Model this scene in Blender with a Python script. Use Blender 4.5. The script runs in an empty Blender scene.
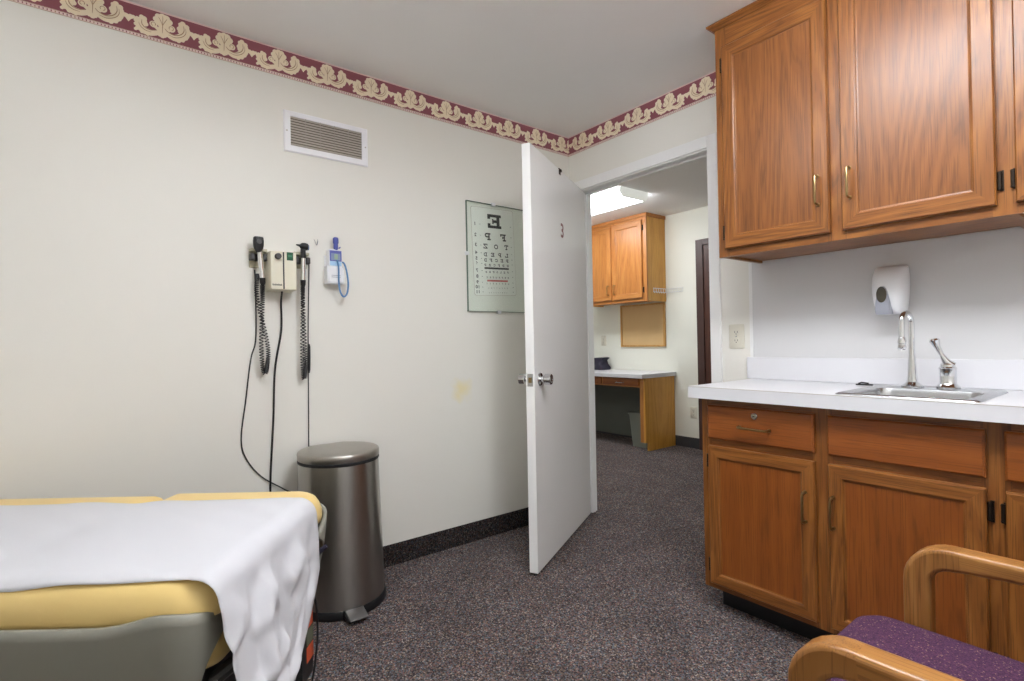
import bpy, math, random
from mathutils import Vector, Matrix, noise as mnoise
random.seed(7)
PI = math.pi
SC = bpy.context.scene
COL = SC.collection

# ------------------------------------------------------------------ materials
def s2l(c):
    c /= 255.0
    return c / 12.92 if c <= 0.04045 else ((c + 0.055) / 1.055) ** 2.4
def rgb(r, g, b):
    return (s2l(r), s2l(g), s2l(b), 1.0)
def new_mat(name):
    m = bpy.data.materials.new(name)
    m.use_nodes = True
    nt = m.node_tree
    for n in list(nt.nodes):
        nt.nodes.remove(n)
    out = nt.nodes.new('ShaderNodeOutputMaterial')
    bs = nt.nodes.new('ShaderNodeBsdfPrincipled')
    nt.links.new(bs.outputs[0], out.inputs[0])
    return m, nt, bs
def N(nt, t, **kw):
    n = nt.nodes.new(t)
    for k, v in kw.items():
        if hasattr(n, k):
            setattr(n, k, v)
        else:
            n.inputs[k].default_value = v
    return n
def ramp(nt, stops, interp='LINEAR'):
    r = nt.nodes.new('ShaderNodeValToRGB')
    e = r.color_ramp
    e.interpolation = interp
    while len(e.elements) < len(stops):
        e.elements.new(0.5)
    for el, (p, c) in zip(e.elements, stops):
        el.position = p
        el.color = c
    return r
def coords(nt, scale=(1, 1, 1), obj=True, rand=True):
    tc = nt.nodes.new('ShaderNodeTexCoord')
    mp = nt.nodes.new('ShaderNodeMapping')
    mp.inputs['Scale'].default_value = scale
    src = tc.outputs['Object' if obj else 'Generated']
    if rand:
        oi = nt.nodes.new('ShaderNodeObjectInfo')
        va = nt.nodes.new('ShaderNodeVectorMath'); va.operation = 'SCALE'
        cb = nt.nodes.new('ShaderNodeCombineXYZ')
        for k in range(3):
            nt.links.new(oi.outputs['Random'], cb.inputs[k])
        nt.links.new(cb.outputs[0], va.inputs[0]); va.inputs['Scale'].default_value = 37.0
        ad = nt.nodes.new('ShaderNodeVectorMath'); ad.operation = 'ADD'
        nt.links.new(src, ad.inputs[0]); nt.links.new(va.outputs[0], ad.inputs[1])
        src = ad.outputs[0]
    nt.links.new(src, mp.inputs['Vector'])
    return mp.outputs[0]
def bump(nt, bs, h, strength, dist=0.001):
    b = nt.nodes.new('ShaderNodeBump')
    b.inputs['Strength'].default_value = strength
    b.inputs['Distance'].default_value = dist
    nt.links.new(h, b.inputs['Height'])
    nt.links.new(b.outputs[0], bs.inputs['Normal'])
def paint(name, col, rough=0.5, bscale=0, bstr=0.1, metallic=0.0, spec=0.5, var=0.04, coat=0.0):
    m, nt, bs = new_mat(name)
    v = coords(nt, (1, 1, 1), rand=False)
    nz = N(nt, 'ShaderNodeTexNoise'); nz.inputs['Scale'].default_value = 3.0; nz.inputs['Detail'].default_value = 3
    nt.links.new(v, nz.inputs['Vector'])
    a = tuple(c * (1 - var) for c in col[:3]) + (1,)
    b = tuple(min(1, c * (1 + var)) for c in col[:3]) + (1,)
    r = ramp(nt, [(0.3, a), (0.7, b)])
    nt.links.new(nz.outputs[0], r.inputs[0]); nt.links.new(r.outputs[0], bs.inputs['Base Color'])
    bs.inputs['Roughness'].default_value = rough
    bs.inputs['Metallic'].default_value = metallic
    bs.inputs['Specular IOR Level'].default_value = spec
    bs.inputs['Coat Weight'].default_value = coat
    if bscale:
        n2 = N(nt, 'ShaderNodeTexNoise'); n2.inputs['Scale'].default_value = bscale; n2.inputs['Detail'].default_value = 2
        nt.links.new(v, n2.inputs['Vector'])
        bump(nt, bs, n2.outputs[0], bstr)
    return m
def oak(name, axis, light, mid, dark, rough=0.32, ringk=12.0):
    """oak with cathedral grain and pores running along one axis"""
    m, nt, bs = new_mat(name)
    sc = [1.0, 1.0, 1.0]; sc[axis] = 0.10
    v = coords(nt, tuple(sc))
    n1 = N(nt, 'ShaderNodeTexNoise'); n1.inputs['Scale'].default_value = 5.0; n1.inputs['Detail'].default_value = 1.5; n1.inputs['Roughness'].default_value = 0.45
    nt.links.new(v, n1.inputs['Vector'])
    mu = N(nt, 'ShaderNodeMath', operation='MULTIPLY'); mu.inputs[1].default_value = ringk * 12
    nt.links.new(n1.outputs[0], mu.inputs[0])
    si = N(nt, 'ShaderNodeMath', operation='SINE'); nt.links.new(mu.outputs[0], si.inputs[0])
    r1 = ramp(nt, [(0.0, light), (0.55, mid), (0.74, mid), (0.92, dark)])
    ma = N(nt, 'ShaderNodeMapRange'); ma.inputs['From Min'].default_value = -1; ma.inputs['From Max'].default_value = 1
    nt.links.new(si.outputs[0], ma.inputs[0])
    n3 = N(nt, 'ShaderNodeTexNoise'); n3.inputs['Scale'].default_value = 90.0; n3.inputs['Detail'].default_value = 3
    nt.links.new(v, n3.inputs['Vector'])
    av = N(nt, 'ShaderNodeMix', data_type='FLOAT'); av.inputs[0].default_value = 0.46
    nt.links.new(ma.outputs[0], av.inputs[2]); nt.links.new(n3.outputs[0], av.inputs[3])
    nt.links.new(av.outputs[0], r1.inputs[0])
    sc2 = [1.0, 1.0, 1.0]; sc2[axis] = 0.022
    v2 = coords(nt, tuple(sc2))
    n2 = N(nt, 'ShaderNodeTexNoise'); n2.inputs['Scale'].default_value = 330.0; n2.inputs['Detail'].default_value = 1.0
    nt.links.new(v2, n2.inputs['Vector'])
    r2 = ramp(nt, [(0.36, (1, 1, 1, 1)), (0.46, (0, 0, 0, 1))])
    nt.links.new(n2.outputs[0], r2.inputs[0])
    mf = N(nt, 'ShaderNodeMath', operation='MULTIPLY'); mf.inputs[1].default_value = 0.5
    nt.links.new(r2.outputs[0], mf.inputs[0])
    mx = N(nt, 'ShaderNodeMix', data_type='RGBA')
    nt.links.new(mf.outputs[0], mx.inputs[0]); nt.links.new(r1.outputs[0], mx.inputs[6]); mx.inputs[7].default_value = dark
    nt.links.new(mx.outputs[2], bs.inputs['Base Color'])
    bs.inputs['Roughness'].default_value = rough
    bump(nt, bs, n2.outputs[0], 0.12, 0.0006)
    return m
def carpet(name, k=1.0):
    m, nt, bs = new_mat(name)
    v = coords(nt, rand=False)
    vo = N(nt, 'ShaderNodeTexVoronoi'); vo.inputs['Scale'].default_value = 215.0
    nt.links.new(v, vo.inputs['Vector'])
    sx = N(nt, 'ShaderNodeSeparateColor'); nt.links.new(vo.outputs['Color'], sx.inputs[0])
    f = lambda r, g, b: tuple(c * k * 1.45 for c in rgb(r, g, b)[:3]) + (1,)
    r = ramp(nt, [(0.0, f(52, 47, 49)), (0.36, f(80, 72, 71)), (0.58, f(90, 92, 100)), (0.70, f(106, 80, 77)), (0.80, f(104, 90, 78)), (0.90, f(138, 128, 120)), (0.96, f(78, 92, 96))], 'CONSTANT')
    nt.links.new(sx.outputs[0], r.inputs[0])
    nz = N(nt, 'ShaderNodeTexNoise'); nz.inputs['Scale'].default_value = 3.5; nz.inputs['Detail'].default_value = 5
    nt.links.new(v, nz.inputs['Vector'])
    r2 = ramp(nt, [(0.3, (0.82, 0.82, 0.82, 1)), (0.7, (1.12, 1.12, 1.12, 1))])
    nt.links.new(nz.outputs[0], r2.inputs[0])
    mx = N(nt, 'ShaderNodeMix', data_type='RGBA', blend_type='MULTIPLY'); mx.inputs[0].default_value = 1
    nt.links.new(r.outputs[0], mx.inputs[6]); nt.links.new(r2.outputs[0], mx.inputs[7])
    nt.links.new(mx.outputs[2], bs.inputs['Base Color'])
    bs.inputs['Roughness'].default_value = 0.95
    bs.inputs['Specular IOR Level'].default_value = 0.1
    bump(nt, bs, vo.outputs['Distance'], 0.5, 0.004)
    return m
def fabric(name, base, specks):
    m, nt, bs = new_mat(name)
    v = coords(nt, rand=False)
    vo = N(nt, 'ShaderNodeTexVoronoi'); vo.inputs['Scale'].default_value = 480.0
    nt.links.new(v, vo.inputs['Vector'])
    sx = N(nt, 'ShaderNodeSeparateColor'); nt.links.new(vo.outputs['Color'], sx.inputs[0])
    st = [(0.0, base)] + specks
    r = ramp(nt, st, 'CONSTANT')
    nt.links.new(sx.outputs[0], r.inputs[0]); nt.links.new(r.outputs[0], bs.inputs['Base Color'])
    bs.inputs['Roughness'].default_value = 0.9
    bs.inputs['Specular IOR Level'].default_value = 0.15
    bump(nt, bs, vo.outputs['Distance'], 0.35, 0.002)
    return m
def brushed(name, col, rough, axis=2):
    m, nt, bs = new_mat(name)
    sc = [1.0, 1.0, 1.0]; sc[axis] = 0.01
    v = coords(nt, tuple(sc), rand=False)
    nz = N(nt, 'ShaderNodeTexNoise'); nz.inputs['Scale'].default_value = 500; nz.inputs['Detail'].default_value = 2
    nt.links.new(v, nz.inputs['Vector'])
    r = ramp(nt, [(0.3, tuple(c * 0.93 for c in col[:3]) + (1,)), (0.7, col)])
    nt.links.new(nz.outputs[0], r.inputs[0]); nt.links.new(r.outputs[0], bs.inputs['Base Color'])
    r2 = ramp(nt, [(0.3, (rough * 0.95,) * 3 + (1,)), (0.7, (rough * 1.05,) * 3 + (1,))])
    nt.links.new(nz.outputs[0], r2.inputs[0]); nt.links.new(r2.outputs[0], bs.inputs['Roughness'])
    bs.inputs['Metallic'].default_value = 1.0
    if axis == 2:
        tg = nt.nodes.new('ShaderNodeTangent'); tg.direction_type = 'RADIAL'; tg.axis = 'Z'
        nt.links.new(tg.outputs[0], bs.inputs['Tangent']); bs.inputs['Anisotropic'].default_value = 0.8; bs.inputs['Anisotropic Rotation'].default_value = 0.25
    return m
def emissive(name, col, strength):
    m, nt, bs = new_mat(name)
    bs.inputs['Base Color'].default_value = (0.8, 0.8, 0.8, 1)
    bs.inputs['Emission Color'].default_value = col
    bs.inputs['Emission Strength'].default_value = strength
    return m

M = {}
M['wall'] = paint('painted_wall', rgb(231, 229, 222), 0.62, 90, 0.12, var=0.012)
M['wall_hall'] = paint('hall_wall_paint', rgb(234, 234, 224), 0.6, 90, 0.12, var=0.012)
M['ceiling'] = paint('ceiling_paint', rgb(243, 242, 242), 0.8, 120, 0.25, var=0.01)
M['white_trim'] = paint('white_gloss_paint', rgb(237, 237, 236), 0.3, var=0.01)
M['door_paint'] = paint('white_door_enamel', rgb(243, 243, 242), 0.17, 14, 0.02, var=0.01)
M['laminate'] = paint('white_laminate', rgb(218, 218, 222), 0.3, var=0.008)
M['panel'] = paint('white_wall_panel', rgb(208, 208, 209), 0.35, var=0.008)
OL, OM_, OD = rgb(160, 103, 48), rgb(133, 80, 34), rgb(78, 44, 19)
M['oak_v'] = oak('oak_vertical_grain', 2, OL, OM_, OD)
M['oak_h'] = oak('oak_horizontal_grain', 0, OL, OM_, OD)
M['oak_pv'] = oak('oak_panel_grain', 2, rgb(147, 92, 46), rgb(129, 78, 37), rgb(90, 51, 24), ringk=11)
M['oak_b'] = oak('oak_base_panel_grain', 2, rgb(148, 84, 32), rgb(134, 72, 26), rgb(102, 52, 18), ringk=5)
M['oak_bh'] = oak('oak_base_drawer_grain', 0, rgb(154, 86, 34), rgb(138, 74, 27), rgb(104, 53, 18), ringk=5)
M['oak_y'] = oak('oak_edge_depth_grain', 1, OL, OM_, OD)
M['oak_dark'] = paint('dark_stained_oak', rgb(74, 45, 26), 0.5)
HL = (rgb(196, 136, 74), rgb(182, 118, 60), rgb(140, 84, 40))
M['hoak_v'] = oak('light_oak_vertical', 2, *HL, ringk=6)
M['hoak_h'] = oak('light_oak_horizontal', 0, *HL, ringk=6)
M['hpanel'] = oak('golden_oak_side', 2, rgb(228, 172, 82), rgb(214, 156, 68), rgb(186, 128, 52), ringk=5)
M['chair_v'] = oak('chair_oak_upright', 2, rgb(170, 120, 64), rgb(150, 101, 50), rgb(98, 62, 28), 0.28, 9)
M['chair_h'] = oak('chair_oak_arm', 0, rgb(174, 124, 66), rgb(154, 104, 52), rgb(100, 64, 30), 0.28, 9)
M['brown_door'] = oak('dark_brown_door', 2, rgb(92, 52, 38), rgb(78, 42, 32), rgb(52, 27, 22), 0.4, 5)
M['brown_frame'] = paint('dark_brown_frame', rgb(74, 50, 46), 0.4)
M['carpet'] = carpet('flecked_carpet', 1.0)
M['carpet_base'] = carpet('flecked_carpet_base', 0.3)
M['vinyl_base'] = paint('dark_vinyl_base', rgb(58, 58, 62), 0.6)
M['black'] = paint('black_plastic', rgb(26, 26, 28), 0.4)
M['blackm'] = paint('black_rubber', rgb(30, 30, 32), 0.65)
M['steel'] = brushed('brushed_steel', rgb(176, 172, 166), 0.3)
M['steel_lid'] = brushed('brushed_steel_lid', rgb(176, 172, 166), 0.36, 1)
M['chrome'] = paint('chrome', rgb(225, 226, 228), 0.1, metallic=1.0, var=0.005)
M['satin'] = paint('satin_sink_steel', rgb(196, 197, 199), 0.27, metallic=1.0, var=0.01)
M['brass'] = paint('antique_brass', rgb(158, 134, 94), 0.28, metallic=1.0)
M['hinge'] = paint('dark_bronze', rgb(52, 42, 34), 0.4, metallic=0.7)
M['hinge2'] = paint('grey_pedal_metal', rgb(120, 118, 118), 0.35, metallic=0.8)
M['vinyl_tan'] = paint('tan_vinyl', rgb(232, 202, 132), 0.36, 260, 0.05, var=0.015)
M['shell'] = paint('grey_table_shell', rgb(138, 137, 127), 0.42, var=0.01)
M['paper'] = paint('exam_paper', rgb(203, 203, 208), 0.75, 60, 0.10, var=0.006)
M['purple'] = fabric('purple_flecked_fabric', rgb(72, 45, 70), [(0.4, rgb(86, 55, 80)), (0.72, rgb(62, 37, 64)), (0.9, rgb(100, 63, 78)), (0.972, rgb(148, 118, 104))])
M['beige'] = paint('beige_plastic', rgb(222, 217, 197), 0.4, var=0.01)
M['beige_dark'] = paint('beige_bracket', rgb(186, 180, 156), 0.45, var=0.01)
M['dark_grey'] = paint('dark_grey_plastic', rgb(62, 60, 60), 0.4)
M['kneehole_shade'] = paint('kneehole_shade_grey', rgb(98, 102, 96), 0.6)  # kneehole shade put into the colour
M['green'] = paint('green_rocker', rgb(14, 84, 52), 0.25)
M['green2'] = paint('green_rocker_light', rgb(44, 122, 82), 0.25)
M['white_pl'] = paint('white_plastic', rgb(234, 235, 238), 0.3, var=0.008)
M['blue'] = paint('blue_plastic', rgb(88, 96, 172), 0.3)
M['blue_cord'] = paint('blue_cord', rgb(92, 136, 184), 0.35)
M['lcd'] = paint('blue_grey_display', rgb(136, 152, 186), 0.2)
M['lcd_y'] = paint('display_yellow', rgb(150, 172, 150), 0.3)
M['light_blue'] = paint('light_blue_label', rgb(170, 208, 236), 0.35)
M['plate'] = paint('ivory_plate', rgb(216, 212, 198), 0.35, var=0.01)
M['grey_pl'] = paint('grey_plastic', rgb(158, 161, 172), 0.35, var=0.02)
M['slate'] = paint('dark_amber_window', rgb(70, 66, 56), 0.12)
M['cork'] = paint('cork', rgb(214, 180, 130), 0.85, 140, 0.3, var=0.05)
M['cork_frame'] = oak('board_frame_oak', 2, rgb(212, 168, 100), rgb(198, 150, 84), rgb(170, 122, 64), 0.4, 5)
M['basket'] = paint('grey_green_plastic', rgb(128, 132, 124), 0.5)
M['bag'] = paint('dark_indigo_nylon', rgb(40, 36, 54), 0.7)
M['vent_w'] = paint('white_vent_enamel', rgb(240, 240, 244), 0.35, var=0.006)
M['vent_s'] = paint('grey_louvre', rgb(186, 178, 168), 0.45)
M['vent_d'] = paint('vent_duct_dark', rgb(112, 102, 92), 0.8)
M['burg'] = paint('burgundy_paper', rgb(146, 82, 92), 0.6, var=0.04)
M['cream'] = paint('cream_print', rgb(246, 232, 206), 0.6, var=0.05)
M['cream2'] = paint('pale_rose_print', rgb(234, 212, 206), 0.6, var=0.03)
M['vein'] = paint('tan_print', rgb(184, 152, 120), 0.6, var=0.04)
M['ink'] = paint('black_ink', rgb(30, 34, 32), 0.5)
M['ink_r'] = paint('red_ink', rgb(196, 84, 78), 0.5)
M['ink_g'] = paint('grey_ink', rgb(96, 104, 100), 0.5)
M['card'] = paint('grey_white_card', rgb(238, 241, 234), 0.5, var=0.008)
M['card_back'] = paint('pale_green_backing', rgb(234, 237, 228), 0.5, var=0.008)
M['red3'] = paint('red_number', rgb(122, 60, 62), 0.4)
M['orange'] = paint('orange_tag', rgb(206, 88, 52), 0.5)
M['olive'] = paint('olive_tag', rgb(96, 104, 84), 0.5)
M['tube'] = emissive('fluorescent_diffuser', (0.925, 0.96, 1.0, 1), 13.0)
M['tube_hall'] = emissive('hall_fluorescent_diffuser', (0.93, 0.965, 1.0, 1), 8.8)

M['lens_end'] = emissive('glowing_lens_end', (0.97, 1.0, 0.93, 1), 0.22)

# wall with the one yellowish stain near its middle
m, nt, bs = new_mat('painted_wall_with_stain')
ge = nt.nodes.new('ShaderNodeNewGeometry')
vd = N(nt, 'ShaderNodeVectorMath', operation='DISTANCE'); vd.inputs[1].default_value = (0, -0.865, 0.85)
nzd = N(nt, 'ShaderNodeTexNoise'); nzd.inputs['Scale'].default_value = 18
nt.links.new(ge.outputs['Position'], nzd.inputs['Vector'])
nt.links.new(ge.outputs['Position'], vd.inputs[0])
ad = N(nt, 'ShaderNodeMath', operation='MULTIPLY_ADD'); ad.inputs[1].default_value = 0.10
nt.links.new(nzd.outputs[0], ad.inputs[0]); nt.links.new(vd.outputs['Value'], ad.inputs[2])
rr = ramp(nt, [(0.06, rgb(233, 223, 184)), (0.13, rgb(231, 229, 222))])
nt.links.new(ad.outputs[0], rr.inputs[0]); nt.links.new(rr.outputs[0], bs.inputs['Base Color'])
bs.inputs['Roughness'].default_value = 0.62
n2 = N(nt, 'ShaderNodeTexNoise'); n2.inputs['Scale'].default_value = 90
nt.links.new(ge.outputs['Position'], n2.inputs['Vector']); bump(nt, bs, n2.outputs[0], 0.12)
M['wall_stain'] = m

# thin glass: clear with a fresnel reflection
m = bpy.data.materials.new('clear_glass'); m.use_nodes = True; nt = m.node_tree
for n in list(nt.nodes): nt.nodes.remove(n)
out = nt.nodes.new('ShaderNodeOutputMaterial'); mix = nt.nodes.new('ShaderNodeMixShader')
tr = nt.nodes.new('ShaderNodeBsdfTransparent'); tr.inputs[0].default_value = (0.982, 0.993, 0.985, 1)
gl = nt.nodes.new('ShaderNodeBsdfGlossy'); gl.inputs['Roughness'].default_value = 0.03
fr = nt.nodes.new('ShaderNodeLayerWeight'); fr.inputs[0].default_value = 0.5
rg = ramp(nt, [(0.0, (.035,) * 3 + (1,)), (0.55, (.06,) * 3 + (1,)), (0.8, (.2,) * 3 + (1,)), (1.0, (.9,) * 3 + (1,))])
nt.links.new(fr.outputs['Facing'], rg.inputs[0]); nt.links.new(rg.outputs[0], mix.inputs[0]); nt.links.new(tr.outputs[0], mix.inputs[1]); nt.links.new(gl.outputs[0], mix.inputs[2])
nt.links.new(mix.outputs[0], out.inputs[0]); M['glass'] = m
M['glass_edge'] = paint('glass_edge', rgb(112, 128, 116), 0.2)

# ------------------------------------------------------------------ mesh builder
class MB:
    def __init__(s): s.v = []; s.f = []; s.m = []
    def add(s, vs, fs, mi=0):
        o = len(s.v); s.v += [tuple(p) for p in vs]
        for f in fs:
            s.f.append([o + i for i in f]); s.m.append(mi)
    def box(s, x0, x1, y0, y1, z0, z1, mi=0):
        s.add([(x0, y0, z0), (x1, y0, z0), (x1, y1, z0), (x0, y1, z0), (x0, y0, z1), (x1, y0, z1), (x1, y1, z1), (x0, y1, z1)],
              [(3, 2, 1, 0), (4, 5, 6, 7), (0, 1, 5, 4), (1, 2, 6, 5), (2, 3, 7, 6), (3, 0, 4, 7)], mi)
        return s
    def loft(s, rings, mi=0, cap0=True, cap1=True, closed=True):
        n = len(rings[0]); vs = [p for r in rings for p in r]; fs = []
        for i in range(len(rings) - 1):
            for j in range(n if closed else n - 1):
                k = (j + 1) % n
                fs.append((i * n + j, i * n + k, (i + 1) * n + k, (i + 1) * n + j))
        if cap0: fs.append(tuple(reversed(range(n))))
        if cap1: fs.append(tuple((len(rings) - 1) * n + j for j in range(n)))
        s.add(vs, fs, mi); return s
    def tube(s, pts, r, n=10, mi=0, caps=True):
        P = [Vector(p) for p in pts]; rings = []; up = None
        for i, p in enumerate(P):
            t = (P[min(i + 1, len(P) - 1)] - P[max(i - 1, 0)]).normalized()
            if up is None:
                up = Vector((0, 0, 1)) if abs(t.z) < 0.9 else Vector((1, 0, 0))
            a = t.cross(up)
            if a.length < 1e-6: a = t.orthogonal()
            a.normalize(); b = a.cross(t).normalized(); up = b
            rr = r[i] if isinstance(r, (list, tuple)) else r
            rings.append([p + a * (rr * math.cos(2 * PI * k / n)) - b * (rr * math.sin(2 * PI * k / n)) for k in range(n)])
        return s.loft(rings, mi, caps, caps)
    def lathe(s, prof, c=(0, 0, 0), n=24, axis='z', mi=0, cap0=True, cap1=True):
        rings = []
        for r, h in prof:
            ring = []
            for k in range(n):
                a = 2 * PI * k / n; x, y = r * math.cos(a), r * math.sin(a)
                q = {'z': (x, y, h), 'x': (h, x, y), 'y': (y, h, x)}[axis]
                ring.append((q[0] + c[0], q[1] + c[1], q[2] + c[2]))
            rings.append(ring)
        return s.loft(rings, mi, cap0, cap1)
    def grid(s, P, mi=0):
        n = len(P[0]); vs = [p for r in P for p in r]; fs = []
        for i in range(len(P) - 1):
            for j in range(n - 1):
                fs.append((i * n + j, i * n + j + 1, (i + 1) * n + j + 1, (i + 1) * n + j))
        s.add(vs, fs, mi); return s
    def prism(s, poly, fn, d0, d1, mi=0):
        """poly of 2D points, fn(u, v, d) -> 3D"""
        n = len(poly)
        s.add([fn(u, v, d0) for u, v in poly] + [fn(u, v, d1) for u, v in poly],
              [tuple(reversed(range(n))), tuple(range(n, 2 * n))] + [(i, (i + 1) % n, n + (i + 1) % n, n + i) for i in range(n)], mi)
        return s
    def build(s, name, mats, parent=None, bevel=0, seg=2, smooth=True, angle=35, world=True, subsurf=0, solid=0, recalc=True):
        me = bpy.data.meshes.new(name)
        vs = s.v
        if parent is not None and world:
            r = parent
            while r.parent: r = r.parent
            inv = Matrix.LocRotScale(r.location, r.rotation_euler, None).inverted()
            vs = [inv @ Vector(p) for p in vs]
        me.from_pydata([tuple(p) for p in vs], [], s.f)
        mats = mats if isinstance(mats, list) else [mats]
        for m_ in mats: me.materials.append(M[m_])
        for p, mi in zip(me.polygons, s.m): p.material_index = mi; p.use_smooth = smooth
        import bmesh
        bm = bmesh.new(); bm.from_mesh(me)
        if recalc: bmesh.ops.recalc_face_normals(bm, faces=bm.faces[:])
        bm.to_mesh(me); bm.free()
        if smooth: me.set_sharp_from_angle(angle=math.radians(angle))
        me.update()
        o = bpy.data.objects.new(name, me); COL.objects.link(o)
        if parent is not None: o.parent = parent
        if solid:
            md = o.modifiers.new('thickness', 'SOLIDIFY'); md.thickness = solid; md.offset = 0
        if subsurf:
            md = o.modifiers.new('subdivision', 'SUBSURF'); md.levels = subsurf; md.render_levels = subsurf
        if bevel:
            md = o.modifiers.new('bevel', 'BEVEL'); md.width = bevel; md.segments = seg; md.limit_method = 'ANGLE'; md.angle_limit = math.radians(40)
            md.harden_normals = False
        return o
def thing(name, label, cat, loc=(0, 0, 0), rotz=0, group=None):
    o = bpy.data.objects.new(name, None); COL.objects.link(o)
    o.empty_display_size = 0.1
    o.location = loc; o.rotation_euler = (0, 0, rotz)
    o['label'] = label; o['category'] = cat
    if group: o['group'] = group
    return o
def tag(o, label, cat, group=None):
    o['label'] = label; o['category'] = cat
    if group: o['group'] = group
    return o
def struct(o, label=None, cat=None):
    o['kind'] = 'structure'
    if label: o['label'] = label
    if cat: o['category'] = cat
    return o
def rrect(w, h, r, n=6, cx=0, cy=0):
    """rounded rectangle outline, counterclockwise"""
    out = []
    for (sx, sy, a0) in ((1, 1, 0), (-1, 1, 90), (-1, -1, 180), (1, -1, 270)):
        for k in range(n + 1):
            a = math.radians(a0 + 90 * k / n)
            out.append((cx + sx * (w / 2 - r) + r * math.cos(a), cy + sy * (h / 2 - r) + r * math.sin(a)))
    return out
def bez(p, n=12):
    """Catmull-Rom through points"""
    P = [Vector(q) for q in p]; P = [P[0] * 2 - P[1]] + P + [P[-1] * 2 - P[-2]]; out = []
    for i in range(1, len(P) - 2):
        for k in range(n):
            t = k / n; a, b, c, d = P[i - 1], P[i], P[i + 1], P[i + 2]
            out.append(0.5 * ((2 * b) + (c - a) * t + (2 * a - 5 * b + 4 * c - d) * t * t + (3 * b - a - 3 * c + d) * t ** 3))
    out.append(P[-2]); return out
def text_polys(body, size, bold=0.0):
    cu = bpy.data.curves.new('txt', 'FONT'); cu.body = body; cu.size = size; cu.offset = bold; cu.align_x = 'CENTER'; cu.align_y = 'CENTER'
    o = bpy.data.objects.new('txt', cu); COL.objects.link(o)
    bpy.context.view_layer.update()
    me = bpy.data.meshes.new_from_object(o.evaluated_get(bpy.context.evaluated_depsgraph_get()))
    vs = [(v.co.x, v.co.y) for v in me.vertices]; fs = [tuple(p.vertices) for p in me.polygons]
    bpy.data.objects.remove(o); bpy.data.curves.remove(cu); bpy.data.meshes.remove(me)
    return vs, fs

# ------------------------------------------------------------------ setting
H = 2.44; HH = 2.41; RX = 3.05; RY = -3.7; HY = 2.285; HX0 = -3.0; HX1 = 1.7
OX0, OX1, OZ = 0.093, 0.995, 2.062           # clear door opening
b = MB().box(HX0 - .1, RX + .1, RY - .1, HY + .1, -0.1, 0); struct(b.build('floor', 'carpet', smooth=False))
b = MB().box(-0.1, RX + .1, RY - .1, 0.1, H, H + .1); struct(b.build('ceiling', 'ceiling', smooth=False))
b = MB().box(HX0 - .1, HX1 + .1, 0.1, HY + .1, HH, HH + .13); struct(b.build('ceiling_hall', 'ceiling', smooth=False))
b = MB().box(-0.1, 0, RY, 0, 0, H); struct(b.build('wall_left', 'wall_stain', smooth=False))
b = MB()
for (x0, x1, z0, z1) in ((HX0 - .1, OX0 - .015, 0, H), (OX1 + .015, RX + .1, 0, H), (OX0 - .015, OX1 + .015, OZ + .015, H)):
    b.add([(x0, 0, z0), (x1, 0, z0), (x1, 0, z1), (x0, 0, z1)], [(0, 1, 2, 3)], 0)
    b.add([(x0, .1, z0), (x1, .1, z0), (x1, .1, z1), (x0, .1, z1)], [(3, 2, 1, 0)], 1)
x0, x1, zt = OX0 - .015, OX1 + .015, OZ + .015
b.add([(x0, 0, 0), (x0, .1, 0), (x0, .1, zt), (x0, 0, zt), (x1, 0, 0), (x1, .1, 0), (x1, .1, zt), (x1, 0, zt)],
      [(0, 1, 2, 3), (5, 4, 7, 6), (3, 2, 6, 7)], 0)
struct(b.build('wall_back', ['wall', 'wall_hall'], smooth=False))
b = MB().box(RX, RX + .1, RY, 0, 0, H); struct(b.build('wall_right', 'wall', smooth=False))
b = MB().box(-0.1, RX + .1, RY - .1, RY, 0, H); struct(b.build('wall_front', 'wall', smooth=False))
b = MB().box(HX0 - .1, HX1 + .1, HY, HY + .1, 0, HH + .02); struct(b.build('wall_hall_far', 'wall_hall', smooth=False))
b = MB().box(HX0 - .1, HX0, .1, HY, 0, HH + .02); struct(b.build('wall_hall_left', 'wall_hall', smooth=False))
b = MB().box(HX1, HX1 + .1, .1, HY, 0, HH + .02); struct(b.build('wall_hall_right', 'wall_hall', smooth=False))
# baseboards (carpet strip in the room, vinyl in the hall)
b = MB().box(0, .008, RY, -.002, 0, .105); struct(b.build('baseboard_left', 'carpet_base', smooth=False))
b = MB().box(.008, OX0 - .068, -.008, 0, 0, .105); struct(b.build('baseboard_back', 'carpet_base', smooth=False))
b = MB().box(HX0, -.535, HY - .008, HY, 0, .105); b.box(.46, HX1, HY - .008, HY, 0, .105); struct(b.build('baseboard_hall', 'vinyl_base', smooth=False))
b = MB().box(RX - .008, RX, RY, -.54, 0, .105); struct(b.build('baseboard_right', 'carpet_base', smooth=False))
# door casing, jamb
b = MB()
for (xa, xb) in ((OX0 - .068, OX0 - .006), (OX1 + .004, OX1 + .06)):
    b.box(xa, xb, -.016, 0, 0, 2.128)
b.box(OX0 - .006, OX1 + .004, -.016, 0, 2.068, 2.128)
struct(b.build('trim_1', 'white_trim', bevel=.003))
b = MB()
b.box(OX0 - .015, OX0, -.004, .104, 0, OZ); b.box(OX1, OX1 + .015, -.004, .104, 0, OZ); b.box(OX0 - .015, OX1 + .015, -.004, .104, OZ, OZ + .015)
b.box(OX1 - .011, OX1, .046, .08, 0, OZ); b.box(OX0, OX1, .046, .08, OZ - .011, OZ); b.box(OX0, OX0 + .011, .046, .08, 0, OZ)
jamb = struct(b.build('trim_2', 'white_trim', smooth=False))
b = MB().box(OX1 - .002, OX1 + .001, .006, .036, .88, .95); b.box(OX1 - .0025, OX1, .012, .026, .895, .935, 1)
o = b.build('strike_plate', ['chrome', 'black'], jamb)

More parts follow.
